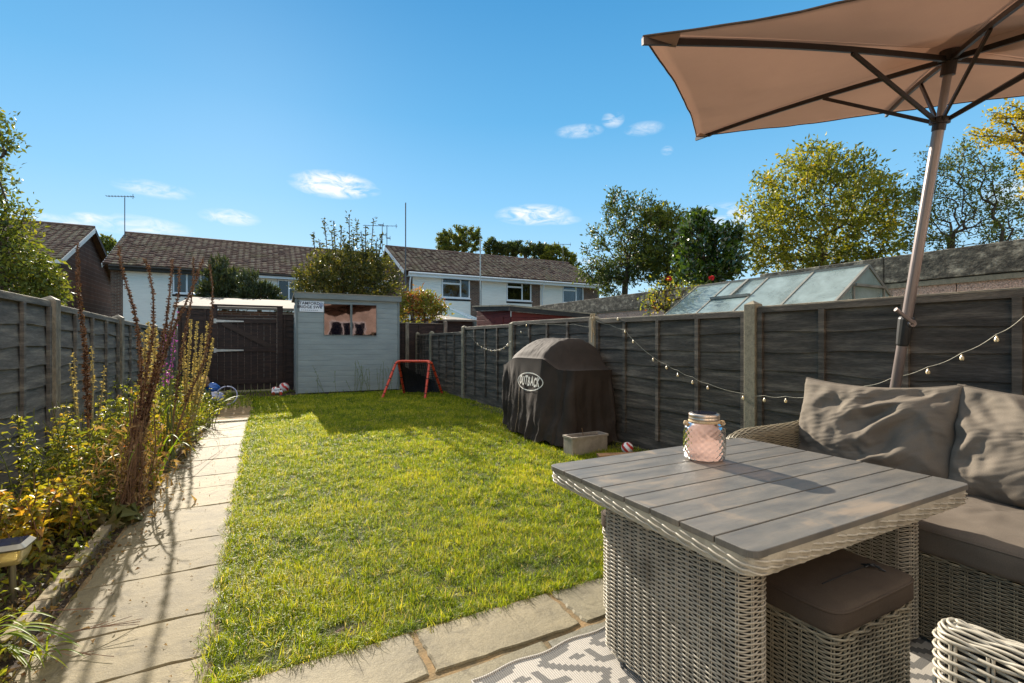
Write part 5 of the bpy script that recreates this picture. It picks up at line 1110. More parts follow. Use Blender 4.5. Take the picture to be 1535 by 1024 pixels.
# seam welts
mb = MB(); j0 = [int(np.argmin((ringp[:, 1] - yy_) ** 2 + (ringp[:, 0] - bx0) ** 2)) for yy_ in (4.87, 5.12)]
P_ = skirt(np.array([j0[0]]), .42)
pts = np.array([skirt(np.array([j0[1]]), f)[0] for f in np.linspace(.36, 1, 24)]); pts[:, 0] -= .004; mb.tube(pts, .004, 5)
pts = G[1][[j for j in range(nn) if ringp[j, 1] < by0 + .4 or (ringp[j, 0] < bx0 + .05)]].copy(); mb.build('seam', 'piping', cv_)
# logo: ellipse ring and lettering laid on the cloth
fr_idx = [j for j in range(nn) if On[j, 0] < -.95]; fy = ringp[fr_idx, 1]
def on_front(y, z, lift=.006):
    o_ = np.argsort(fy); jj = np.array(fr_idx)[o_]; xs = np.zeros(len(y)); lv = np.linspace(0, .6, 25)
    tab = np.stack([skirt(jj, f) for f in lv])          # level, along, xyz
    for k in range(len(y)):
        px = [np.interp(y[k], t_[:, 1], t_[:, 0]) for t_ in tab]; pz = [np.interp(y[k], t_[:, 1], t_[:, 2]) for t_ in tab]
        xs[k] = np.interp(-z[k], -np.array(pz), px)
    return np.stack([xs - lift, y, z], 1)
LY, LZ = 4.885, .675
a_ = np.linspace(0, 2 * np.pi, 72, endpoint=False); mb = MB()
R_ = [on_front(LY + ry_ * np.cos(a_), LZ + rz_ * np.sin(a_)) for ry_, rz_ in ((.30, .108), (.285, .096))]; mb.grid(np.stack(R_), cv=True)
word = 'OUTBACK'; xo = 0; jig = [.006, -.004, .010, -.003, .006, -.006, .002]; widths = []
for ch_, dz in zip(word, jig):
    V, F = text_mesh(ch_, .125, .005); V[:, 0] -= V[:, 0].min(); V[:, 0] *= .70; V[:, 1] *= 1.15; wl = V[:, 0].max(); widths.append((V, F, wl, dz))
tot = sum(w_[2] for w_ in widths) + .010 * 6
for V, F, wl, dz in widths:
    y = LY + tot / 2 - xo - V[:, 0]; z = LZ + dz + V[:, 1]; add_faces(mb, on_front(y, z), F); xo += wl + .010
mb.build('logo', 'logo_thread', cv_)

# ---------------------------------------------------------------- things beside the barbecue
def slope_box(name, x0, x1, y0, y1, z0, z1, mat, label, cat, bev=.006, kind=None):
    mb = MB(); mb.box(x0, x1, y0, y1, z0, z1); o_ = mb.build(name, mat, bevel=bev); return tag(o_, label, cat)
pl_ = thing('trough_planter', 'low pale plastic trough standing in front of the covered barbecue', 'planter', (2.92, 4.0, 0))
mb = MB(); x0, x1, y0, y1 = 2.72, 3.17, 3.90, 4.06
ro1 = rrect(x0 + .015, x1 - .015, y0 + .01, y1 - .01, .015, 3); ro2 = rrect(x0, x1, y0, y1, .015, 3); ri = rrect(x0 + .012, x1 - .012, y0 + .012, y1 - .012, .01, 3)
G = np.stack([np.hstack([r_, np.full((len(r_), 1), z)]) for r_, z in ((ro2, .0), (ro2, .17), (rrect(x0 - .008, x1 + .008, y0 - .008, y1 + .008, .015, 3), .172), (rrect(x0 - .008, x1 + .008, y0 - .008, y1 + .008, .015, 3), .192), (ri, .192), (ri, .15))]); mb.grid(G, cv=True); mb.build('tub', 'white_plastic', pl_)
mb = MB(); mb.poly([(x, y, .165) for x, y in ri]); 
mb.build('soil_fill', 'soil', pl_); mb = MB(); mb.tube([(2.93, 4.0, .16), (2.90, 3.97, .22), (2.86, 3.93, .27)], .004, 5); mb.build('twig', 'stem_brown', pl_)
mb = MB(); mb.beam((2.9, 3.72, .03), (3.5, 3.5, .03), .10, .03); tag(mb.build('timber_offcut', 'sack_tan', bevel=.003), 'pale sawn timber offcut lying on soil by the right fence', 'timber')
def ball(label, c, r, group=None, bands=4):
    t = thing('toy_ball', label, 'ball', c, group); n = 20; th_ = np.linspace(0, 2 * np.pi, 2 * n, endpoint=False); phs = np.linspace(0, np.pi, n + 1); G = np.zeros((n + 1, 2 * n, 3))
    G[..., 0] = c[0] + r * np.sin(phs)[:, None] * np.cos(th_); G[..., 1] = c[1] + r * np.sin(phs)[:, None] * np.sin(th_); G[..., 2] = c[2] + r * np.cos(phs)[:, None] * np.ones(2 * n)
    mb = MB(); mb.grid(G, cv=True); fc = mb.F[0]; mi = []
    for f in fc:
        q = G.reshape(-1, 3)[f].mean(0) - np.array(c); q /= np.linalg.norm(q); a = math.atan2(q[1], q[0]) + q[2] * 1.2; mi.append(int(((a / (2 * math.pi) * bands) % 1) < .45))
    mb.build('skin', None, t, smooth=True, mats=['toy_white', 'toy_red'], midx=mi); return t
ball('small red and white ball by the timber at the fence foot', (3.28, 3.73, .065), .06)
ball('red and white football on bare earth beside the shed corner', (.40, 11.75, .12), .11)
ball('small scuffed white and red ball in front of the brown slatted fence', (.22, 11.55, .085), .08)
tg = thing('toy_car', 'small white and red plastic toy lying near the shed', 'toy', (.3, 11.35, 0))
mb = MB(); mb.box(.14, .36, 11.28, 11.4, .04, .10); mb.box(.19, .31, 11.29, 11.39, .10, .15); mb.build('body', 'toy_white', tg, bevel=.02)
for x in (.18, .32):
    for y in (11.28, 11.4): mb = MB(); mb.tube([(x, y - .012, .04), (x, y + .012, .04)], .035, 12); mb.build('wheel', 'toy_red', tg)

# goal frame
gf = thing('goal_frame', 'small red tubular frame with sagging black net on the lawn beside the shed', 'goal', (2.8, 9.9, 0))
def q3(u, v, z): return gnd(u, v, z)
fl, frr, bl, br_ = gnd(573, 597), gnd(637, 598), gnd(606, 590), gnd(663, 591)
zt = .735; tl_ = (fl + bl) / 2 + (frr - fl) * .09; tr_ = (frr + br_) / 2 - (frr - fl) * .09 ; tl_[2] = tr_[2] = zt
def bend(a, b4, c, k=8, r=.09):
    a, b4, c = [np.array(v, float) for v in (a, b4, c)]; d1 = (a - b4) / np.linalg.norm(a - b4); d2 = (c - b4) / np.linalg.norm(c - b4); p, q = b4 + d1 * r, b4 + d2 * r
    return [a] + [p * (1 - t_) ** 2 + 2 * b4 * t_ * (1 - t_) + q * t_ ** 2 for t_ in np.linspace(0, 1, k)] + [c]
mid = (tl_ + tr_) / 2; sd2 = (bl - fl) / np.linalg.norm(bl - fl) * .035
for nm_, (a, t_, m_, off) in enumerate(((fl, tl_, mid, -sd2), (frr, tr_, mid, -sd2), (bl, tl_, mid, sd2), (br_, tr_, mid, sd2))):
    mb = MB(); P_ = np.array(bend(a, t_ + off, m_ + off)); mb.tube(P_, .026, 10); o_ = mb.build('leg', 'red_tube', gf, smooth=True)
    mb = MB()
    for k in range(5): c_ = a + (t_ + off - a) * (.12 + .2 * k); d_ = (t_ - a) / np.linalg.norm(t_ - a); mb.tube([c_ - d_ * .008, c_ + d_ * .008], .0285, 10)
    mb.build('net_tie', 'black_net', o_)
mb = MB(); n_ = 16
bl2, br2 = bl * .98 + tl_ * .02, br_ * .98 + tr_ * .02
for (p0, p1, q0, q1) in ((tl_ + sd2, tr_ + sd2, bl2, br2),):
    for k in range(n_ + 1):
        t_ = k / n_; 
        P1 = [(p0 + (p1 - p0) * t_) * (1 - s_) + (q0 + (q1 - q0) * t_) * s_ + np.array([0, .10 * math.sin(math.pi * s_), -.02 * math.sin(math.pi * t_)]) for s_ in np.linspace(0, 1, 9)]
        mb.tube(P1, .005, 4, caps=False)
        P1 = [(p0 * (1 - t_) + q0 * t_) * (1 - s_) + (p1 * (1 - t_) + q1 * t_) * s_ + np.array([0, .10 * math.sin(math.pi * t_), -.02 * math.sin(math.pi * s_)]) for s_ in np.linspace(0, 1, 9)]
        mb.tube(P1, .005, 4, caps=False)
mb.build('net', 'black_net', gf)
mb = MB(); G = np.array([[ (tl_ + sd2) * (1 - s_) * (1 - t_) + (tr_ + sd2) * (1 - s_) * t_ + (bl2 * (1 - t_) + br2 * t_) * s_ + np.array([0, .11 * math.sin(math.pi * s_) * (.6 + .4 * math.sin(math.pi * t_)) + .012 * math.sin(t_ * 37 + s_ * 5), 0]) for t_ in np.linspace(.04, .96, 24)] for s_ in np.linspace(.03, .97, 16)]); G = np.array([[G[int(round((.0 + .62 * (j / 23) ** .8 + (1 - .62 * (j / 23) ** .8) * i / 15) * 15)), j] for j in range(24)] for i in range(16)]); mb.grid(G); mb.build('rebound_sheet', 'black_net', gf, smooth=True)

# ---------------------------------------------------------------- festoon lights
def festoon(label, pts, bulbs, X=FX - .06, sag=True):
    P_ = np.array([onX(u, v, X) for u, v in pts]); t = thing('string_lights', label, 'lights', P_[0])
    q = []
    for k in range(len(P_) - 1):
        for s_ in np.linspace(0, 1, 6, endpoint=False): c_ = P_[k] + (P_[k + 1] - P_[k]) * s_; c_[2] -= .012 * math.sin(math.pi * s_); q.append(c_)
    q.append(P_[-1]); mb = MB(); mb.tube(q, .0017, 5); mb.build('cable', 'cable_pale', t)
    for u, v in bulbs:
        c_ = onX(u, v, X); mb = MB(); mb.lathe(c_, [(.0, -.026), (.007, -.024), (.0108, -.016), (.0098, -.007), (.005, .002), (.004, .010), (0, .010)], 12); mb.build('bulb', 'bulb', t, smooth=True)
festoon('short sagging festoon of small bulbs between two far fence posts', [(701, 497), (712, 512), (722, 520), (735, 525), (748, 524), (760, 518), (767, 511)], [(716, 515), (722, 520), (729, 523), (736, 525), (742, 525), (749, 524), (755, 521), (761, 517), (765, 512)])
festoon('festoon rising from the barbecue post to its fence top', [(893, 490), (860, 486), (830, 486), (789, 484), (775, 488)], [(789, 487), (781, 497), (926, 477)], X=FX - .045)
festoon('long festoon drooping past the concrete post and rising beyond the parasol pole', [(893, 480), (915, 487), (937, 494), (949, 509), (979, 535), (999, 546), (1016, 555), (1038, 565), (1061, 575), (1114, 590), (1146, 593), (1178, 594), (1215, 594), (1255, 590), (1295, 579), (1340, 565), (1391, 550), (1442, 529), (1494, 501), (1535, 474), (1640, 430)],
        [(937, 496), (949, 511), (979, 538), (999, 550), (1016, 561), (1038, 572), (1061, 580), (1114, 595), (1146, 598), (1178, 599), (1391, 555), (1442, 534), (1494, 506)])
mb = MB()
c_ = np.array([FX - .07, 4.62, 1.42])
for k in range(5): mb.tube([c_ + np.array([.0, random.uniform(-.05, .05), random.uniform(-.02, .08)]) for _ in range(4)] + [c_ + np.array([0, random.uniform(-.04, .04), -.16 - .03 * k])], .005, 5)
tag(mb.build('rope', 'rope'), 'pale string knotted round the weathered fence post behind the barbecue', 'rope')

# ---------------------------------------------------------------- solar lantern in the bed
sp = gnd(20, 914); 
sl_ = thing('solar_light', 'square headed steel solar stake light with amber bowl in the flower bed', 'garden light', (sp[0], sp[1], 0))
mb = MB(); mb.tube([(sp[0], sp[1], -.02), (sp[0] - .004, sp[1], .20)], .0115, 12); mb.build('stake', 'steel', sl_, smooth=True)
def sqring(c, hw_, z, r=.35): p = rrect(c[0] - hw_, c[0] + hw_, c[1] - hw_, c[1] + hw_, hw_ * r, 4); return np.hstack([p, np.full((len(p), 1), z)])
cc_ = (sp[0] - .012, sp[1]); mb = MB(); G = np.stack([sqring(cc_, .025, .20), sqring(cc_, .045, .205), sqring(cc_, .056, .235), sqring(cc_, .058, .268)]); mb.grid(G, cv=True); mb.poly(G[0][::-1]); mb.build('bowl', 'lamp_bowl', sl_, smooth=True)
mb = MB(); G = np.stack([sqring(cc_, .058, .268, .3), sqring(cc_, .068, .270, .3), sqring(cc_, .069, .277, .3), sqring(cc_, .052, .294, .2), sqring(cc_, .050, .294, .2)]); mb.grid(G, cv=True); cp_ = mb.build('cap', 'steel', sl_)
mb = MB(); mb.poly(sqring(cc_, .051, .2945, .2)); mb.build('solar_cell', 'solar_panel', cp_)

# bed edging
ed_pts = [gnd(20, 985), gnd(62, 935), gnd(100, 890), gnd(132, 850), gnd(165, 805), gnd(192, 770), gnd(222, 735), gnd(246, 705), gnd(262, 688), gnd(282, 668), gnd(300, 652), gnd(316, 640)]
ed = np.array(ed_pts)[:, :2]; P_, s__, L_, n_ = resample(ed, .3, False)
for k in range(len(P_) - 1):
    a, b4 = P_[k], P_[k + 1]; d_ = (b4 - a) / np.linalg.norm(b4 - a); nv = np.array([-d_[1], d_[0]]); mb = MB(); mid2 = (a + b4) / 2; Ln_ = np.linalg.norm(b4 - a)
    hz_ = .052 + .012 * random.random(); tilt = random.uniform(-.012, .012)
    nn_ = 8; G = np.zeros((4, nn_, 3))
    for i_, (o_, z_) in enumerate(((0, -.02), (0.0, hz_), (.055, hz_ + .003), (.055, -.02))):
        for j_ in range(nn_):
            t_ = (j_ + .06) / (nn_ - 1 + .12); p_ = a + (b4 - a) * (.02 + .96 * j_ / (nn_ - 1)) + nv * (o_ + .004 * nz((k * 3 + j_ * .7, i_, 0), 1.7)); G[i_, j_] = (p_[0], p_[1], z_ + (tilt * (j_ / nn_ - .5) + .006 * nz((k * 5 + j_ * .5, i_, 3), 1.3)) * (z_ > 0))
    mb.grid(G); mb.poly(G[:, 0]); mb.poly(G[:, -1][::-1]); o_ = mb.build('edging_block', 'edging_stone', bevel=.006)
    spot = ['lowest, nearest the photographer', 'beside the solar light', 'just past the solar light', 'under the orange leaved plant', 'before the broad grey leaf', 'by the first dock stems'][k] if k < 6 else 'edging the path further towards the brown gate'
    tag(o_, f'mossy stone edging block {spot}', 'edging', 'stone edging blocks of the flower bed')

# bags and pots by the gate
def blob_bag(name, label, c, s_, mat, cat='bag', seed=0, parent=None):
    n = 26; th_ = np.linspace(0, 2 * np.pi, 2 * n, endpoint=False); phs = np.linspace(0, np.pi, n); G = np.zeros((n, 2 * n, 3))
    for i, p in enumerate(phs):
        for j, a in enumerate(th_):
            d = np.array([math.sin(p) * math.cos(a), math.sin(p) * math.sin(a), math.cos(p)]); r = 1 + .22 * nz(d, 2.2, seed) - .25 * abs(nz(d, 5, seed + 3)); v = d * r * np.array(s_); v[2] = max(v[2], -s_[2] * .8); G[i, j] = np.array(c) + v
    mb = MB(); mb.grid(G, cv=True); return tag(mb.build(name, mat, smooth=True), label, cat)
def gz(u, v, zc): return at(u, v, zc)
blob_bag('plastic_bag', 'crumpled bright blue plastic bag beside the brown gate', at(317, 582, 9.0), (.14, .12, .10), 'bag_blue', seed=1)
blob_bag('plastic_bag', 'pale lilac carrier bag heaped below the blue bag', at(322, 597, 8.8), (.15, .14, .13), 'bag_lilac', seed=2)
blob_bag('refuse_sack', 'dark green sack slumped behind the flower bed', at(296, 598, 8.6), (.24, .2, .22), 'bag_green', seed=3)
blob_bag('sack', 'tan sack piled above the green sack', at(300, 573, 8.8), (.16, .14, .12), 'sack_tan', cat='sack', seed=4)
th_ = np.linspace(0, 2 * np.pi, 30); c_ = gnd(340, 608); mb = MB(); mb.tube([(c_[0] + .16 * math.cos(a), c_[1] + .05 * math.sin(a), .17 + .16 * math.sin(a) + .01) for a in th_], .012, 6, caps=False); tag(mb.build('hoop', 'bag_lilac', smooth=True), 'pale toy hoop leaning at the far end of the path', 'toy')

# ---------------------------------------------------------------- plants
def unit(v): v = np.asarray(v, float); return v / (np.linalg.norm(v, axis=-1, keepdims=True) + 1e-9)
def spline(P, n=40):
    P = np.asarray(P, float); d = np.concatenate([[0], np.cumsum(np.linalg.norm(np.diff(P, axis=0), axis=1))]); s = np.linspace(0, d[-1], n); Q = np.stack([np.interp(s, d, P[:, i]) for i in range(3)], 1)
    for _ in range(3): Q[1:-1] = (Q[:-2] + 2 * Q[1:-1] + Q[2:]) / 4
    return Q
def spike(mbs, mbh, P, f0=.25, r=.006, dens=150, hs=.016, seed=0, shade=0.0):
    """dead flower spike: stem with whorls of husks along its upper part"""
    rng = np.random.default_rng(seed); Q = spline(P, 60); mbs.tube(Q, np.linspace(r * 1.3, r * .45, len(Q)), 5)
    L = np.linalg.norm(np.diff(Q, axis=0), axis=1).sum(); n = int(dens * L * (1 - f0)); t = f0 + (1 - f0) * rng.random(n) ** .9; whorl = np.round(t * L / .02) * .02 / L; t = np.where(rng.random(n) < .6, whorl, t).clip(0, .999)
    idx = t * (len(Q) - 1); i0 = idx.astype(int).clip(0, len(Q) - 2); c = Q[i0] + (Q[i0 + 1] - Q[i0]) * (idx - i0)[:, None]
    d = rng.normal(size=(n, 3)); d[:, 2] = np.abs(d[:, 2]) * .6 + .1; d = unit(d); sz = hs * (1.25 - .75 * t) * (.6 + .8 * rng.random(n))
    mbh.leaves(c + d * r * .5, d, sz, sz * .75, fold=.35, curl=.5, a=np.clip(rng.random(n) * .8 + shade, 0, 1), rng=rng)
def spike_plant(name, label, stalks, zc, base, mat_s='stem_brown', mat_h='seed_husk', group=None, hs=.019, dens=420, cat='plant', f0=.3, r=.008, jz=.25):
    t = thing(name, label, cat, base, group)
    for k, st in enumerate(stalks):
        P = [np.array(base) + np.array([random.uniform(-.05, .05), random.uniform(-.05, .05), 0])]; dz = random.uniform(-jz, jz); pts = [at(u, v, zc + dz * (i + 1) / len(st)) for i, (u, v) in enumerate(st[::-1])]
        ms, mh = MB(), MB(); spike(ms, mh, P + pts, f0, r, dens, hs, seed=100 + k + int(zc * 100)); so_ = ms.build('stalk', mat_s, t, smooth=True); mh.build('seed_heads', mat_h, so_)
    return t
gA = gnd(192, 772); gB = at(262, 690, 4.6); gB[2] = 0; gC = at(137, 745, 3.58); gC[2] = 0
grp = 'dead flower spikes in the bed'
spike_plant('dock_plant', 'lone tall rusty seed spike rising before the thick wooden fence post', [[(116, 367), (117, 400), (118, 440), (123, 480), (127, 518), (131, 600), (133, 665)]], 3.58, gC, group=grp, hs=.024, dens=650)
spike_plant('dock_plant', 'clump of five tall brown seed spikes fanning out above the path', [
    [(178, 369), (181, 396), (190, 430), (200, 458), (208, 505), (212, 577), (210, 660)], [(217, 389), (223, 405), (230, 442), (230, 500), (219, 561), (205, 660)],
    [(259, 389), (255, 430), (250, 480), (241, 524), (225, 580), (205, 670)], [(269, 402), (268, 442), (259, 477), (244, 540), (222, 610), (203, 690)], [(305, 386), (290, 430), (278, 455), (265, 483), (247, 530), (228, 590), (206, 690)]], 3.15, gA, group=grp, hs=.020, dens=560)
spike_plant('dock_plant', 'pair of slim brown seed spikes curving before the brown gate', [[(290, 386), (289, 436), (284, 467), (275, 515), (268, 561), (258, 640)], [(314, 396), (319, 430), (317, 480), (306, 546), (284, 590), (264, 650)]], 4.5, gB, group=grp, hs=.022, dens=420)
gD = at(283, 660, 5.6); gD[2] = 0
spike_plant('seeding_plant', 'cluster of pale straw seed spikes leaning left of the gate', [[(286, 480), (284, 520), (280, 580), (276, 630)], [(296, 483), (293, 530), (288, 590)], [(311, 483), (309, 520), (300, 570), (288, 625)], [(303, 500), (299, 550), (292, 610)], [(275, 500), (276, 560), (278, 620)], [(320, 508), (312, 550), (296, 610)]], 5.6, gD, 'stem_pale', 'pale_husk', grp, hs=.030, dens=300)
gE = at(228, 650, 4.9); gE[2] = 0
spike_plant('flower_spikes', 'pinkish cream feathery flower spikes in front of the grey fence', [[(222, 482), (224, 520), (228, 580)], [(233, 492), (232, 540), (230, 600)], [(215, 500), (219, 560), (226, 620)]], 4.9, gE, 'stem_pale', 'pale_husk', None, hs=.05, dens=260)
spike_plant('purple_flowers', 'thin purple flower spikes among the tall brown stalks', [[(267, 468), (263, 500), (256, 560)], [(246, 490), (247, 530), (248, 600)], [(261, 490), (258, 540), (252, 610)]], 4.4, at(252, 690, 4.4) * np.array([1, 1, 0]), 'stem_green', 'purple_petal', None, hs=.03, dens=110, f0=.55)
spike_plant('seeding_plant', 'short pale fluffy seed stems against the grey fence panel', [[(110, 530), (113, 570), (118, 640)], [(104, 545), (110, 590), (118, 650)], [(157, 550), (152, 600), (140, 660)], [(137, 520), (140, 560), (138, 640)]], 4.1, at(130, 720, 4.1) * np.array([1, 1, 0]), 'stem_pale', 'pale_husk', grp, hs=.035, dens=90, f0=.6)
# bundle of dry stems at the foot of the clump
t = thing('dry_stems', 'bundle of dead orange brown stems leaning over the path edge', 'plant', gA)
mb = MB(); ml = MB(); rng = np.random.default_rng(5)
for k in range(46):
    a = gA + np.array([rng.normal(0, .04), rng.normal(0, .08), 0]); b4 = at(211 + rng.normal(0, 9), 640 + rng.uniform(-45, 60), 3.2 + rng.normal(0, .15)); m_ = (a + b4) / 2 + rng.normal(0, .03, 3); mb.tube(spline([a, m_, b4], 10), .0022 + .0028 * rng.random(), 4)
n = 420; c = gA + np.array([.03, .02, .1]) + rng.normal(size=(n, 3)) * np.array([.10, .12, .18]) + np.array([0, 0, .18]); c[:, 2] = np.abs(c[:, 2]); d = rng.normal(size=(n, 3)); d[:, 2] -= .7; ml.leaves(c, d, .05 + .05 * rng.random(n), .012 + .01 * rng.random(n), curl=.9, a=rng.random(n), rng=rng)
so_ = mb.build('stems', 'stem_brown', t, smooth=True); ml.build('dead_leaves', 'straw', t)

def leafy(name, label, centre_pts, h, n_stems, per, L, W, lm, sm_='stem_green', spread=.15, seed=0, group=None, droop=.3, cat='plant', rv=(0, 1), base=None):
    rng = np.random.default_rng(seed); base = np.array(base if base is not None else centre_pts[0]); t = thing(name, label, cat, (base[0], base[1], 0), group); ms, ml = MB(), MB()
    for k in range(n_stems):
        p0 = np.array(centre_pts[rng.integers(len(centre_pts))]) + np.array([rng.normal(0, spread * .6), rng.normal(0, spread), 0]); p0[2] = 0
        hh = h * rng.uniform(.55, 1.05); lean = rng.normal(0, .22, 2); P = [p0, p0 + np.array([lean[0] * .3 * hh, lean[1] * .3 * hh, hh * .55]), p0 + np.array([lean[0] * hh, lean[1] * hh, hh])]; Q = spline(P, 14); ms.tube(Q, np.linspace(.005, .002, 14), 4, caps=False)
        m = int(per * rng.uniform(.7, 1.3)); tt = rng.uniform(.12, 1, m); c = Q[(tt * 13).astype(int)]; az = rng.uniform(0, 2 * np.pi, m); d = np.stack([np.cos(az), np.sin(az), rng.normal(.25, .35, m) - droop * .5], 1)
        sc = (1.15 - .55 * tt) * rng.uniform(.6, 1.2, m); ml.leaves(c, d, L * sc, W * sc, fold=.2, curl=.25 + droop, a=np.clip(rng.uniform(rv[0], rv[1], m) * .7 + .3 * rng.random(), 0, 1), rng=rng)
    ms.build('stems', sm_, t, smooth=True); ml.build('leaves', lm, t); return t
G_ = lambda x, y: (x, y, 0)
gp = 'leafy plants in the flower bed'
leafy('shrub', 'bushy yellow green plant with narrow leaves beneath the lone tall spike', [G_(-1.28, 4.3), G_(-1.2, 4.7), G_(-1.1, 4.1)], .72, 46, 34, .085, .026, 'bed_leaf', seed=1, spread=.17, group=gp)
leafy('shrub', 'golden green upright plant between the lone spike and the spike clump', [G_(-1.1, 5.2), G_(-1.0, 5.5)], .78, 34, 34, .09, .03, 'bed_leaf', seed=2, spread=.14, group=gp, rv=(.3, 1))
leafy('shrub', 'tangled plant with orange tinted leaves behind the spike clump', [G_(-.95, 4.6), G_(-.9, 5.2), G_(-.85, 5.8)], .45, 60, 30, .06, .024, 'autumn_leaf', 'stem_brown', seed=3, spread=.2, group=gp, rv=(.1, 1))
leafy('shrub', 'green foliage spilling onto the path below the pale straw spikes', [G_(-.85, 6.4), G_(-.85, 7.0), G_(-.78, 7.5)], .5, 60, 26, .075, .022, 'bed_leaf', seed=4, spread=.18, group=gp)
leafy('shrub', 'dark leafy growth along the fence behind the pale straw spikes', [G_(-1.35, 6.2), G_(-1.35, 7.2), G_(-1.3, 8.4), G_(-1.2, 9.5)], .8, 70, 26, .08, .03, 'bed_leaf', seed=5, spread=.25, group=gp, rv=(0, .7))
leafy('shrub', 'low weedy growth at the far end of the bed by the bags', [G_(-1.0, 8.4), G_(-.9, 9.2), G_(-1.1, 10)], .4, 46, 22, .07, .022, 'bed_leaf', seed=6, spread=.22, group=gp)
leafy('broad_leaf_plant', 'low spreading plant with large yellow and orange autumn leaves beside the solar light', [G_(-1.28, 3.0), G_(-1.15, 3.35), G_(-1.32, 3.5), G_(-1.4, 2.7), G_(-1.05, 3.7)], .42, 84, 26, .085, .038, 'autumn_leaf', 'stem_brown', seed=7, spread=.16, droop=.35)
leafy('broad_leaf_plant', 'small green leafed plant filling the bed under the lone spike', [G_(-1.05, 3.9), G_(-.95, 4.2), G_(-1.2, 3.8)], .28, 50, 16, .07, .035, 'bed_leaf', seed=8, spread=.14, droop=.4, rv=(0, .6))
leafy('hosta', 'floppy grey green broad leaves lolling over the edging stone', [gnd(172, 792)], .13, 9, 3, .17, .10, 'litter_leaf', 'stem_green', seed=9, spread=.03, droop=.9, rv=(.75, .85))
# arching grass blades
def grass_tuft(label, base, blades, name='grass_tuft'):
    t = thing(name, label, 'grass', (base[0], base[1], 0)); mb = MB()
    for (tip, hgt, w_) in blades:
        p0 = np.array([base[0], base[1], 0.0]) + np.array([random.uniform(-.03, .03), random.uniform(-.03, .03), 0]); p2 = np.array(tip, float); p1 = (p0 * .55 + p2 * .45); p1[2] = max(p0[2], p2[2]) + hgt; Q = np.array([p0 * (1 - s) ** 2 + 2 * p1 * s * (1 - s) + p2 * s * s for s in np.linspace(0, 1, 12)])
        T_ = unit(np.gradient(Q, axis=0)); sd_ = unit(np.cross(T_, UP)); wv = (w_ * np.sin(np.pi * np.linspace(.12, 1, 12)) ** .6 * .5)[:, None]; G = np.stack([Q - sd_ * wv, Q + UP * wv * -.4, Q + sd_ * wv], 1); mb.grid(G, a=random.uniform(.2, .8))
    mb.build('blades', 'grass_blade', t, smooth=True); return t
b0 = gnd(228, 735)
grass_tuft('long arching green grass blades sweeping from the spike clump towards the fence', b0, [(at(66, 712, 3.0), .35, .016), (at(120, 700, 3.1), .3, .012), (at(135, 716, 2.9), .25, .014), (at(330, 660, 3.4), .3, .010), (at(275, 672, 3.3), .26, .01), (at(300, 690, 3.3), .3, .01), (at(90, 740, 2.9), .2, .01), (at(170, 650, 3.2), .2, .01), (at(260, 610, 3.4), .1, .01), (at(190, 705, 2.8), .3, .012)])
b0 = gnd(-30, 975)
grass_tuft('bright green grass tuft at the bottom corner of the bed', b0, [(gnd(30 + 12 * k, 930 + 14 * (k % 5), .08 + .03 * (k % 3)), .08, .011) for k in range(9)] + [(gnd(20 + 10 * k, 985 + 8 * (k % 4), .03), .07, .010) for k in range(6)])
b0 = gnd(52, 990)
grass_tuft('straggly weed tuft where the edging meets the path', b0, [(gnd(40 + 9 * k, 955 + 16 * (k % 4), .05), .05, .007) for k in range(11)])
b0 = gnd(300, 640)
grass_tuft('weed with long stems leaning over the far path', b0, [(at(362, 600, 7.0), .15, .016), (at(345, 612, 7.0), .1, .014), (at(330, 600, 6.8), .2, .014), (at(372, 594, 7.2), .12, .02), (at(310, 590, 6.8), .1, .016), (at(350, 628, 6.8), .1, .014)])
# dead twigs across the path
def twig(label, pts, r=.0022):
    mb = MB(); Q = spline([gnd(u, v, z) for u, v, z in pts], 16); mb.tube(Q, np.linspace(r * 1.3, r * .6, 16), 4)
    for k in range(5): i = random.randint(6, 14); a = Q[i]; d = unit(Q[i] - Q[i - 1]) * .09 + np.array([random.uniform(-.05, .05), random.uniform(-.06, .06), random.uniform(0, .02)]); mb.tube([a, a + d], r * .6, 3)
    tag(mb.build('twig', 'stem_brown'), label, 'twig', 'dead stems fallen across the path')
twig('long thin dead stem lying across the path beyond the solar light', [(30, 918, .03), (70, 916, .05), (110, 914, .04), (142, 911, .03)])
twig('curved dead stem on the path nearest the photographer', [(22, 975, .03), (60, 978, .04), (100, 974, .03), (136, 982, .02)])
twig('thin dead stem reaching over the path joint', [(40, 966, .05), (90, 950, .06), (160, 938, .05), (210, 932, .02)])
twig('dead branch fanned over the middle of the path', [(250, 700, .12), (285, 705, .08), (310, 690, .04), (345, 665, .02)])
twig('dead stem poking from the bed over the sunlit far path', [(262, 690, .10), (300, 650, .12), (325, 640, .1), (330, 670, .05)])

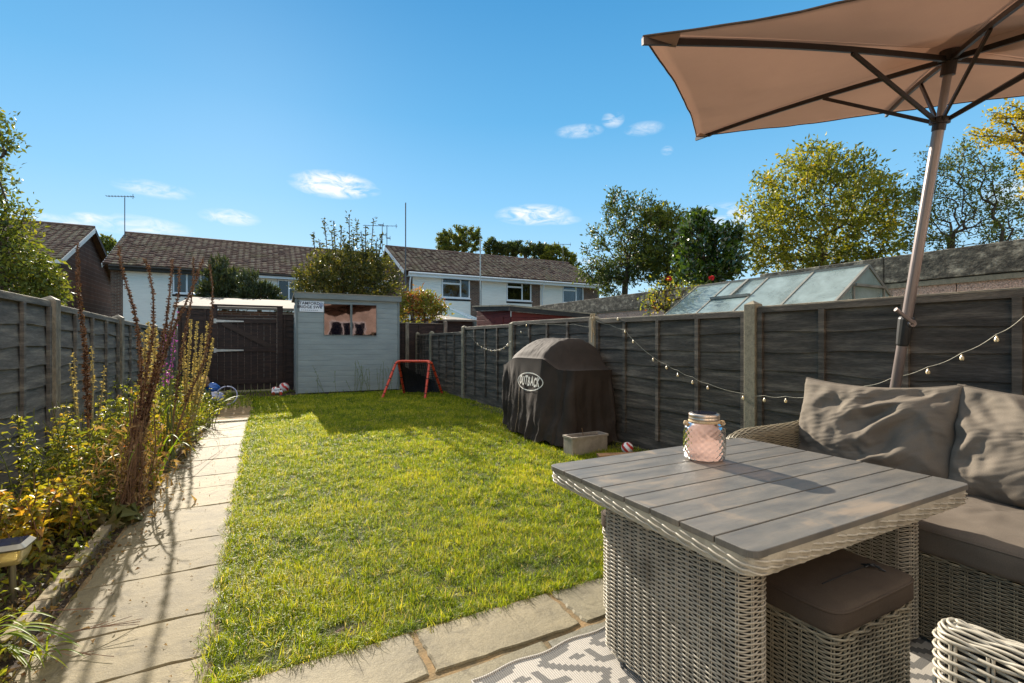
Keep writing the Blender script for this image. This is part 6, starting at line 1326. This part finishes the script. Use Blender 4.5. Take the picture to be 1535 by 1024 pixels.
# leaf litter and weeds over the bed
def litter():
    rng = np.random.default_rng(9); n = 9000; Y = .9 + 10.8 * rng.random(n) ** 1.5; X = rng.uniform(LX + .02, -.74, n); X = np.where(Y > 5, X + .08, X); mb = MB()
    P = np.stack([X, Y, .01 + .04 * rng.random(n)], 1); d = rng.normal(size=(n, 3)); d[:, 2] *= .5; mb.leaves(P, d, rng.uniform(.02, .06, n), rng.uniform(.01, .03, n), curl=.6, a=rng.random(n), rng=rng)
    tag(mb.build('leaf_litter', 'litter_leaf'), 'dry leaf litter covering the flower bed soil', 'litter', kind='stuff')
    n = 3200; mb = MB(); k = rng.random(n); Y = 1.6 + 9.8 * rng.random(n) ** 1.4; X = rng.uniform(LX + .05, -.78, n); P = np.stack([X, Y, .01 + .09 * rng.random(n) ** 2], 1); d = rng.normal(size=(n, 3)); d[:, 2] = np.abs(d[:, 2]); mb.leaves(P, d, rng.uniform(.02, .06, n), rng.uniform(.012, .03, n), curl=.3, a=rng.random(n) * .8, rng=rng)
    tag(mb.build('weeds', 'bed_leaf'), 'small green weeds scattered through the flower bed', 'weeds', kind='stuff')
    n = 260; mb = MB(); X = rng.normal(-.68, .05, n); Y = rng.uniform(2, 7.5, n); P = np.stack([X, Y, np.full(n, .018)], 1); d = rng.normal(size=(n, 3)); d[:, 2] *= .2; mb.leaves(P, d, rng.uniform(.012, .035, n), rng.uniform(.006, .016, n), curl=.5, a=rng.random(n), rng=rng)
    n2 = 120; P = np.stack([rng.uniform(-.6, -.2, n2), rng.uniform(1.9, 7.5, n2), np.full(n2, .018)], 1); d = rng.normal(size=(n2, 3)); d[:, 2] *= .2; mb.leaves(P, d, rng.uniform(.008, .02, n2), rng.uniform(.004, .01, n2), curl=.5, a=rng.random(n2), rng=rng)
    tag(mb.build('path_debris', 'straw'), 'crumbs of dead leaves along the path edge', 'litter', kind='stuff')
    n = 5000; mb = MB(); Y = rng.uniform(9.2, 12, n); X = rng.uniform(-1.5, 3.5, n); k = (Y > 11.1) & (rng.random(n) < .5) | (Y < 11.15) & (X < -.1); P = np.stack([X, Y, np.full(n, .01)], 1)[k]; m = len(P); d = rng.normal(size=(m, 3)); d[:, 2] = np.abs(d[:, 2]) + .6; mb.leaves(P, d, rng.uniform(.05, .14, m), rng.uniform(.008, .016, m), curl=.3, a=rng.random(m) * .7, rng=rng)
    tag(mb.build('rough_grass', 'grass_blade'), 'rough weeds growing on the bare earth by the gate', 'grass', kind='stuff')
litter()
# tall wisps of grass against the shed
t = thing('tall_weed', 'thin tall seeding weeds in front of the shed boards', 'weed', (1.9, 11.0, 0)); mb = MB(); ml = MB(); rng = np.random.default_rng(4)
for k in range(26):
    p = np.array([rng.choice([1.75, 2.05, 1.2, 2.5]) + rng.normal(0, .1), 11.0 + rng.normal(0, .05), 0]); hgt = rng.uniform(.25, .75); q = p + np.array([rng.normal(0, .1), 0, hgt]); Q = spline([p, (p + q) / 2 + rng.normal(0, .02, 3), q], 10); mb.tube(Q, .0035, 3, caps=False); c = Q[rng.integers(3, 10, 8)]; d = rng.normal(size=(8, 3)); d[:, 2] = abs(d[:, 2]); ml.leaves(c, d, .05, .008, a=rng.random(8) * .5, rng=rng)
mb.build('stems', 'stem_green', t); ml.build('leaves', 'grass_blade', t)

# ---------------------------------------------------------------- trees
def tree(name, label, u0, zc, blobs, nat, leaf, L, per, cat='tree', trunk_r=None, seed=0, group=None, shape='leaf', upward=0.0, lift=0.0, base_uv=None, stems=1, spread=.35, trunk_top=.35, gap=.0, depth=1.0, rv=(0, 1), bark='bark', ext=None):
    """crown grown through the measured envelope: blobs = (u, v, ru, rv) pixels at distance zc"""
    rng = np.random.default_rng(seed); rnp = random.Random(seed); k = zc / FP
    base = at(u0, 512, zc); base[2] = 0; area = np.array([b[2] * b[3] for b in blobs], float); A = []
    for i in rng.choice(len(blobs), nat, p=area / area.sum()):
        u, v, ru, rv_ = blobs[i]; d = unit(rng.normal(size=3)) * rng.random() ** .4; rdep = (ru + rv_) / 2 * k * depth
        c = at(u, v, zc); p = c + RT * d[0] * ru * k + FW * d[1] * rdep + UP * d[2] * rv_ * k
        if gap and nz(p / (k * 40), 1.0, seed) < -gap * .1 + -.25 * (1 - gap): continue
        if p[2] > .3: A.append(p)
    A = np.array(A); t = thing(name, label, cat, base, group); zmin = A[:, 2].min(); ztop = A[:, 2].max(); H0 = zmin + (ztop - zmin) * trunk_top
    nodes = [base.copy()]; par = [-1]; plen = [0.0]
    for s in range(stems):
        e = np.array([np.mean(A[:, 0]) , np.mean(A[:, 1]), H0]); off = rng.normal(0, spread * (ztop - zmin) * .3, 3) * (stems > 1); off[2] = 0; e = e + off; pv = 0
        for q in np.linspace(0, 1, 9)[1:]: nodes.append(base + (e - base) * q + rng.normal(0, .01 * (ztop), 3) * (1, 1, 0) * q); par.append(pv); pv = len(nodes) - 1; plen.append(0.0)
    order = np.argsort(np.linalg.norm(A - np.array(nodes[-1]), axis=1)); seg = max(.12, (ztop - zmin) / 22)
    for i in order:
        a = A[i]; Nn = np.array(nodes); dd = np.linalg.norm(Nn - a, axis=1) + np.maximum(0, Nn[:, 2] - a[2] + .0) * 1.2 + .25 * np.array(plen); j = int(np.argmin(dd)); m = max(1, int(np.linalg.norm(a - Nn[j]) / seg)); p = j
        for q in range(1, m + 1):
            s = q / m; pt = Nn[j] + (a - Nn[j]) * s + rng.normal(0, .04 * seg, 3); pt[2] += math.sin(math.pi * s) * seg * .1; nodes.append(pt); par.append(p); plen.append(plen[p] + float(np.linalg.norm(pt - nodes[p]))); p = len(nodes) - 1
    Nn = np.array(nodes); par = np.array(par); cnt = np.zeros(len(Nn)); child = np.bincount(par[par >= 0], minlength=len(Nn)); cnt[child == 0] = 1
    for i in range(len(Nn) - 1, 0, -1): cnt[par[i]] += cnt[i]
    tr = trunk_r or (ztop * .018 + .04); rad = tr * .8 * (cnt / cnt[0]) ** .56; rad = np.maximum(rad, k * .33)
    mb = MB(); th = np.linspace(0, 2 * np.pi, 5, endpoint=False); done = set()
    i1 = np.arange(1, len(Nn)); p0 = Nn[par[i1]]; p1 = Nn[i1]; T = unit(p1 - p0); R_ = np.where(np.abs(T[:, 2:]) < .9, np.array([[0, 0, 1.0]]), np.array([[1.0, 0, 0]])); Aa = unit(np.cross(T, R_)); Bb = np.cross(T, Aa)
    r0 = rad[par[i1]].copy(); r0 = np.minimum(r0, rad[i1] * 1.35); r1 = rad[i1]; ci = np.cos(th)[None, :, None]; si = np.sin(th)[None, :, None]
    V0 = p0[:, None] + (Aa[:, None] * ci + Bb[:, None] * si) * r0[:, None, None]; V1 = p1[:, None] + (Aa[:, None] * ci + Bb[:, None] * si) * r1[:, None, None]; V = np.concatenate([V0, V1], 1)
    f = np.array([[a, (a + 1) % 5, (a + 1) % 5 + 5, a + 5] for a in range(5)]); F = (f[None] + (np.arange(len(i1)) * 10)[:, None, None]).reshape(-1, 4); mb.add(V.reshape(-1, 3), F); tag(mb.build('trunk', bark, t, smooth=True))
    tips = np.where(cnt <= 3)[0]; tips = tips[tips > 8 * stems]; ml = MB(); n = int(len(tips) * per)
    src = tips[rng.integers(len(tips), size=n)]; c = Nn[src] + rng.normal(size=(n, 3)) * seg * .62; out_ = unit(c - np.array([np.mean(A[:, 0]), np.mean(A[:, 1]), H0])); d = out_ * .5 + rng.normal(size=(n, 3)) * .7; d[:, 2] += upward
    sz = L * rng.uniform(.6, 1.3, n); clump = np.array([nz(q, 1.2 / max(seg * 3, .1), seed) for q in Nn[src]]); rvv = np.clip(rv[0] + (rv[1] - rv[0]) * (.45 + .45 * clump + .18 * rng.normal(size=n)), 0, 1)
    if ext: rvv = np.clip(rvv + ext * (c[:, 2] - A[:, 2].mean()) / (ztop - zmin), 0, 1)
    if shape == 'leaf': ml.leaves(c, d, sz, sz * .48, fold=.15, curl=.3, a=rvv, rng=rng)
    else: ml.rhomb(c, d, sz, sz * (.42 if shape == 'rhomb' else .2), a=rvv, rng=rng)
    ml.build('crown', leaf, t); return t
tree('tree', 'broad rounded yellowing tree behind the pebbledash wall', 1236, 20, [(1230, 315, 115, 88), (1160, 350, 62, 62), (1306, 325, 72, 76), (1225, 262, 70, 45), (1270, 390, 90, 40), (1190, 400, 70, 35)], 640, 'tree_yellow', .20, 28, seed=1, shape='rhomb', group='trees beyond the gardens', depth=.8)
tree('tree', 'sparse airy tree with bare branches showing beside the parasol pole', 1462, 17, [(1455, 300, 92, 80), (1400, 330, 50, 60), (1500, 330, 60, 60), (1440, 240, 60, 35)], 640, 'tree_mid', .12, 15, seed=2, shape='rhomb', group='trees beyond the gardens', stems=4, trunk_r=.16, spread=.6, trunk_top=.2, gap=.35, depth=.7)
tree('tree', 'golden leafed branches hanging in below the parasol edge', 1640, 12, [(1540, 195, 78, 38), (1600, 190, 70, 60), (1515, 175, 40, 24), (1560, 250, 40, 50)], 170, 'tree_gold', .10, 20, seed=3, shape='rhomb', group='trees beyond the gardens', depth=.8)
tree('tree', 'dark open crowned tree left of the glossy evergreen', 940, 24, [(940, 325, 46, 40), (925, 375, 50, 48), (965, 380, 46, 50), (905, 410, 34, 34), (940, 300, 30, 20)], 340, 'tree_dark', .18, 32, seed=4, shape='rhomb', group='trees beyond the gardens', gap=.3)
tree('tree', 'bushy dark green tree between the open tree and the glossy evergreen', 1000, 23, [(1000, 345, 44, 40), (1005, 390, 50, 45), (985, 325, 24, 20)], 260, 'tree_mid', .19, 30, seed=5, shape='rhomb', group='trees beyond the gardens')
tree('magnolia', 'glossy leafed evergreen behind the greenhouse', 1060, 11.5, [(1045, 355, 27, 42), (1080, 380, 32, 45), (1060, 405, 46, 40), (1045, 330, 14, 22), (1095, 365, 12, 26)], 260, 'glossy_leaf', .17, 13, seed=6, upward=.5, depth=.8)
tree('tree', 'small tree top showing over the middle of the forward terrace roof', 693, 45, [(690, 362, 36, 22), (672, 368, 22, 16), (712, 350, 10, 10)], 190, 'tree_mid', .22, 26, seed=7, shape='rhomb', group='trees over the rooftops')
tree('tree', 'narrow tree top next to the pale slim pole above the roof', 738, 45, [(738, 372, 13, 15), (750, 374, 9, 12)], 120, 'tree_dark', .22, 24, seed=8, shape='rhomb', group='trees over the rooftops')
tree('tree', 'wide dark tree top over the forward terrace ridge', 790, 45, [(785, 376, 32, 15), (765, 374, 14, 14), (810, 378, 18, 14)], 190, 'tree_dark', .22, 26, seed=9, shape='rhomb', group='trees over the rooftops')
tree('tree', 'brighter green tree top at the right end of the terrace ridge', 836, 44, [(832, 384, 22, 16), (855, 392, 16, 14), (825, 374, 12, 8)], 160, 'tree_yellow', .22, 24, seed=10, shape='rhomb', group='trees over the rooftops', rv=(0, .6))
tree('tree', 'small dark tree top between the brick gable and the white clad house', 165, 46, [(160, 368, 10, 16), (172, 372, 9, 12), (162, 385, 14, 16)], 70, 'tree_mid', .34, 12, seed=11, shape='rhomb', group='trees over the rooftops', upward=.5)
tree('tall_shrub', 'large leafy shrub with upright shoots rising behind the grey shed', 525, 14.2, [(525, 408, 62, 42), (480, 425, 38, 36), (565, 425, 38, 34), (500, 440, 56, 30)], 440, 'hedge_leaf', .10, 27, cat='shrub', seed=12, shape='rhomb', upward=.4, ext=.0, trunk_top=.1, stems=4, spread=.8)
sx = thing('shoots', 'upright leafy shoots standing above the big shrub behind the shed', 'shrub', at(525, 430, 14.2) * np.array([1, 1, 0])); ms, ml = MB(), MB(); rng = np.random.default_rng(2)
for (u, v, u2) in [(523, 322, 528), (486, 330, 492), (500, 332, 505), (560, 328, 556), (470, 350, 478), (535, 334, 535), (512, 340, 515), (548, 338, 545), (572, 352, 566), (497, 348, 500), (564, 362, 562), (542, 350, 540), (478, 362, 484), (530, 350, 531), (515, 352, 520)]:
    q = at(u, v, 14.2 + rng.normal(0, .3)); p = at(u2, 430, 14.2); Q = spline([p, (p + q) / 2 + rng.normal(0, .04, 3), q], 20); ms.tube(Q, .012, 4); n = 90; i = rng.integers(3, 20, n); d = rng.normal(size=(n, 3)); d[:, 2] = d[:, 2] * .4 + .35; ml.rhomb(Q[i] + rng.normal(0, .03, (n, 3)), d, .12 * rng.uniform(.6, 1.2, n), .045, a=rng.random(n) * .6, rng=rng)
ms.build('stems', 'bark', sx); ml.build('leaves', 'hedge_leaf', sx)
tree('autumn_shrub', 'small shrub with reddening leaves at the right corner of the shed', 628, 13.4, [(612, 468, 24, 20), (640, 462, 26, 22), (628, 450, 16, 14), (660, 462, 9, 6), (610, 448, 10, 10)], 230, 'red_leaf', .10, 18, cat='shrub', seed=13, shape='rhomb', trunk_top=.1, stems=3, spread=.6)
tree('conifer', 'tall dark conifer in front of the white clad houses', 335, 19.5, [(335, 430, 26, 30), (330, 405, 14, 14), (345, 445, 40, 20), (312, 445, 16, 16)], 240, 'conifer_leaf', .26, 15, seed=14, shape='needle', upward=1.0, group='dark conifers beyond the gate')
tree('conifer', 'lower spiky dark conifer beside the shed roof', 388, 19, [(372, 425, 14, 18), (385, 445, 30, 16), (403, 440, 12, 14), (420, 460, 14, 10)], 190, 'conifer_leaf', .26, 15, seed=15, shape='needle', upward=1.0, group='dark conifers beyond the gate')
tree('tree', 'leafy tree with sunlit yellow edge rising over the left fence', 20, 9, [(8, 345, 30, 40), (36, 405, 38, 40), (68, 415, 24, 28), (8, 405, 46, 50), (2, 212, 16, 26), (-45, 280, 42, 80), (22, 318, 18, 14), (-6, 180, 16, 20), (76, 440, 22, 16), (56, 438, 36, 18)], 520, 'tree_mid', .10, 17, seed=16, shape='rhomb', depth=.8, group='trees beyond the gardens', rv=(.1, 1))
# rose bush by the greenhouse
t = tree('rose_bush', 'thin rose bush with two red blooms beside the greenhouse', 1000, 8.3, [(1000, 440, 28, 20), (985, 455, 20, 14), (1035, 440, 20, 14)], 70, 'bed_leaf', .06, 10, cat='shrub', seed=17, stems=3, spread=.5, trunk_top=.1)
for u, v in ((1003, 419), (1066, 418)):
    c = at(u, v, 8.2); mb = MB(); rng = np.random.default_rng(u); d = rng.normal(size=(26, 3)); d[:, 2] = abs(d[:, 2]); mb.leaves(np.repeat(c[None], 26, 0) + rng.normal(0, .01, (26, 3)), d, .055, .06, fold=.3, curl=.6, rng=rng); b_ = mb.build('rose_bloom', 'red_petal', t)
    mb = MB(); f = at(1010, 470, 8.3); mb.tube(spline([f, (f + c) / 2 + (0.05, 0, .08), c], 10), .006, 5); mb.build('stem', 'stem_green', t)
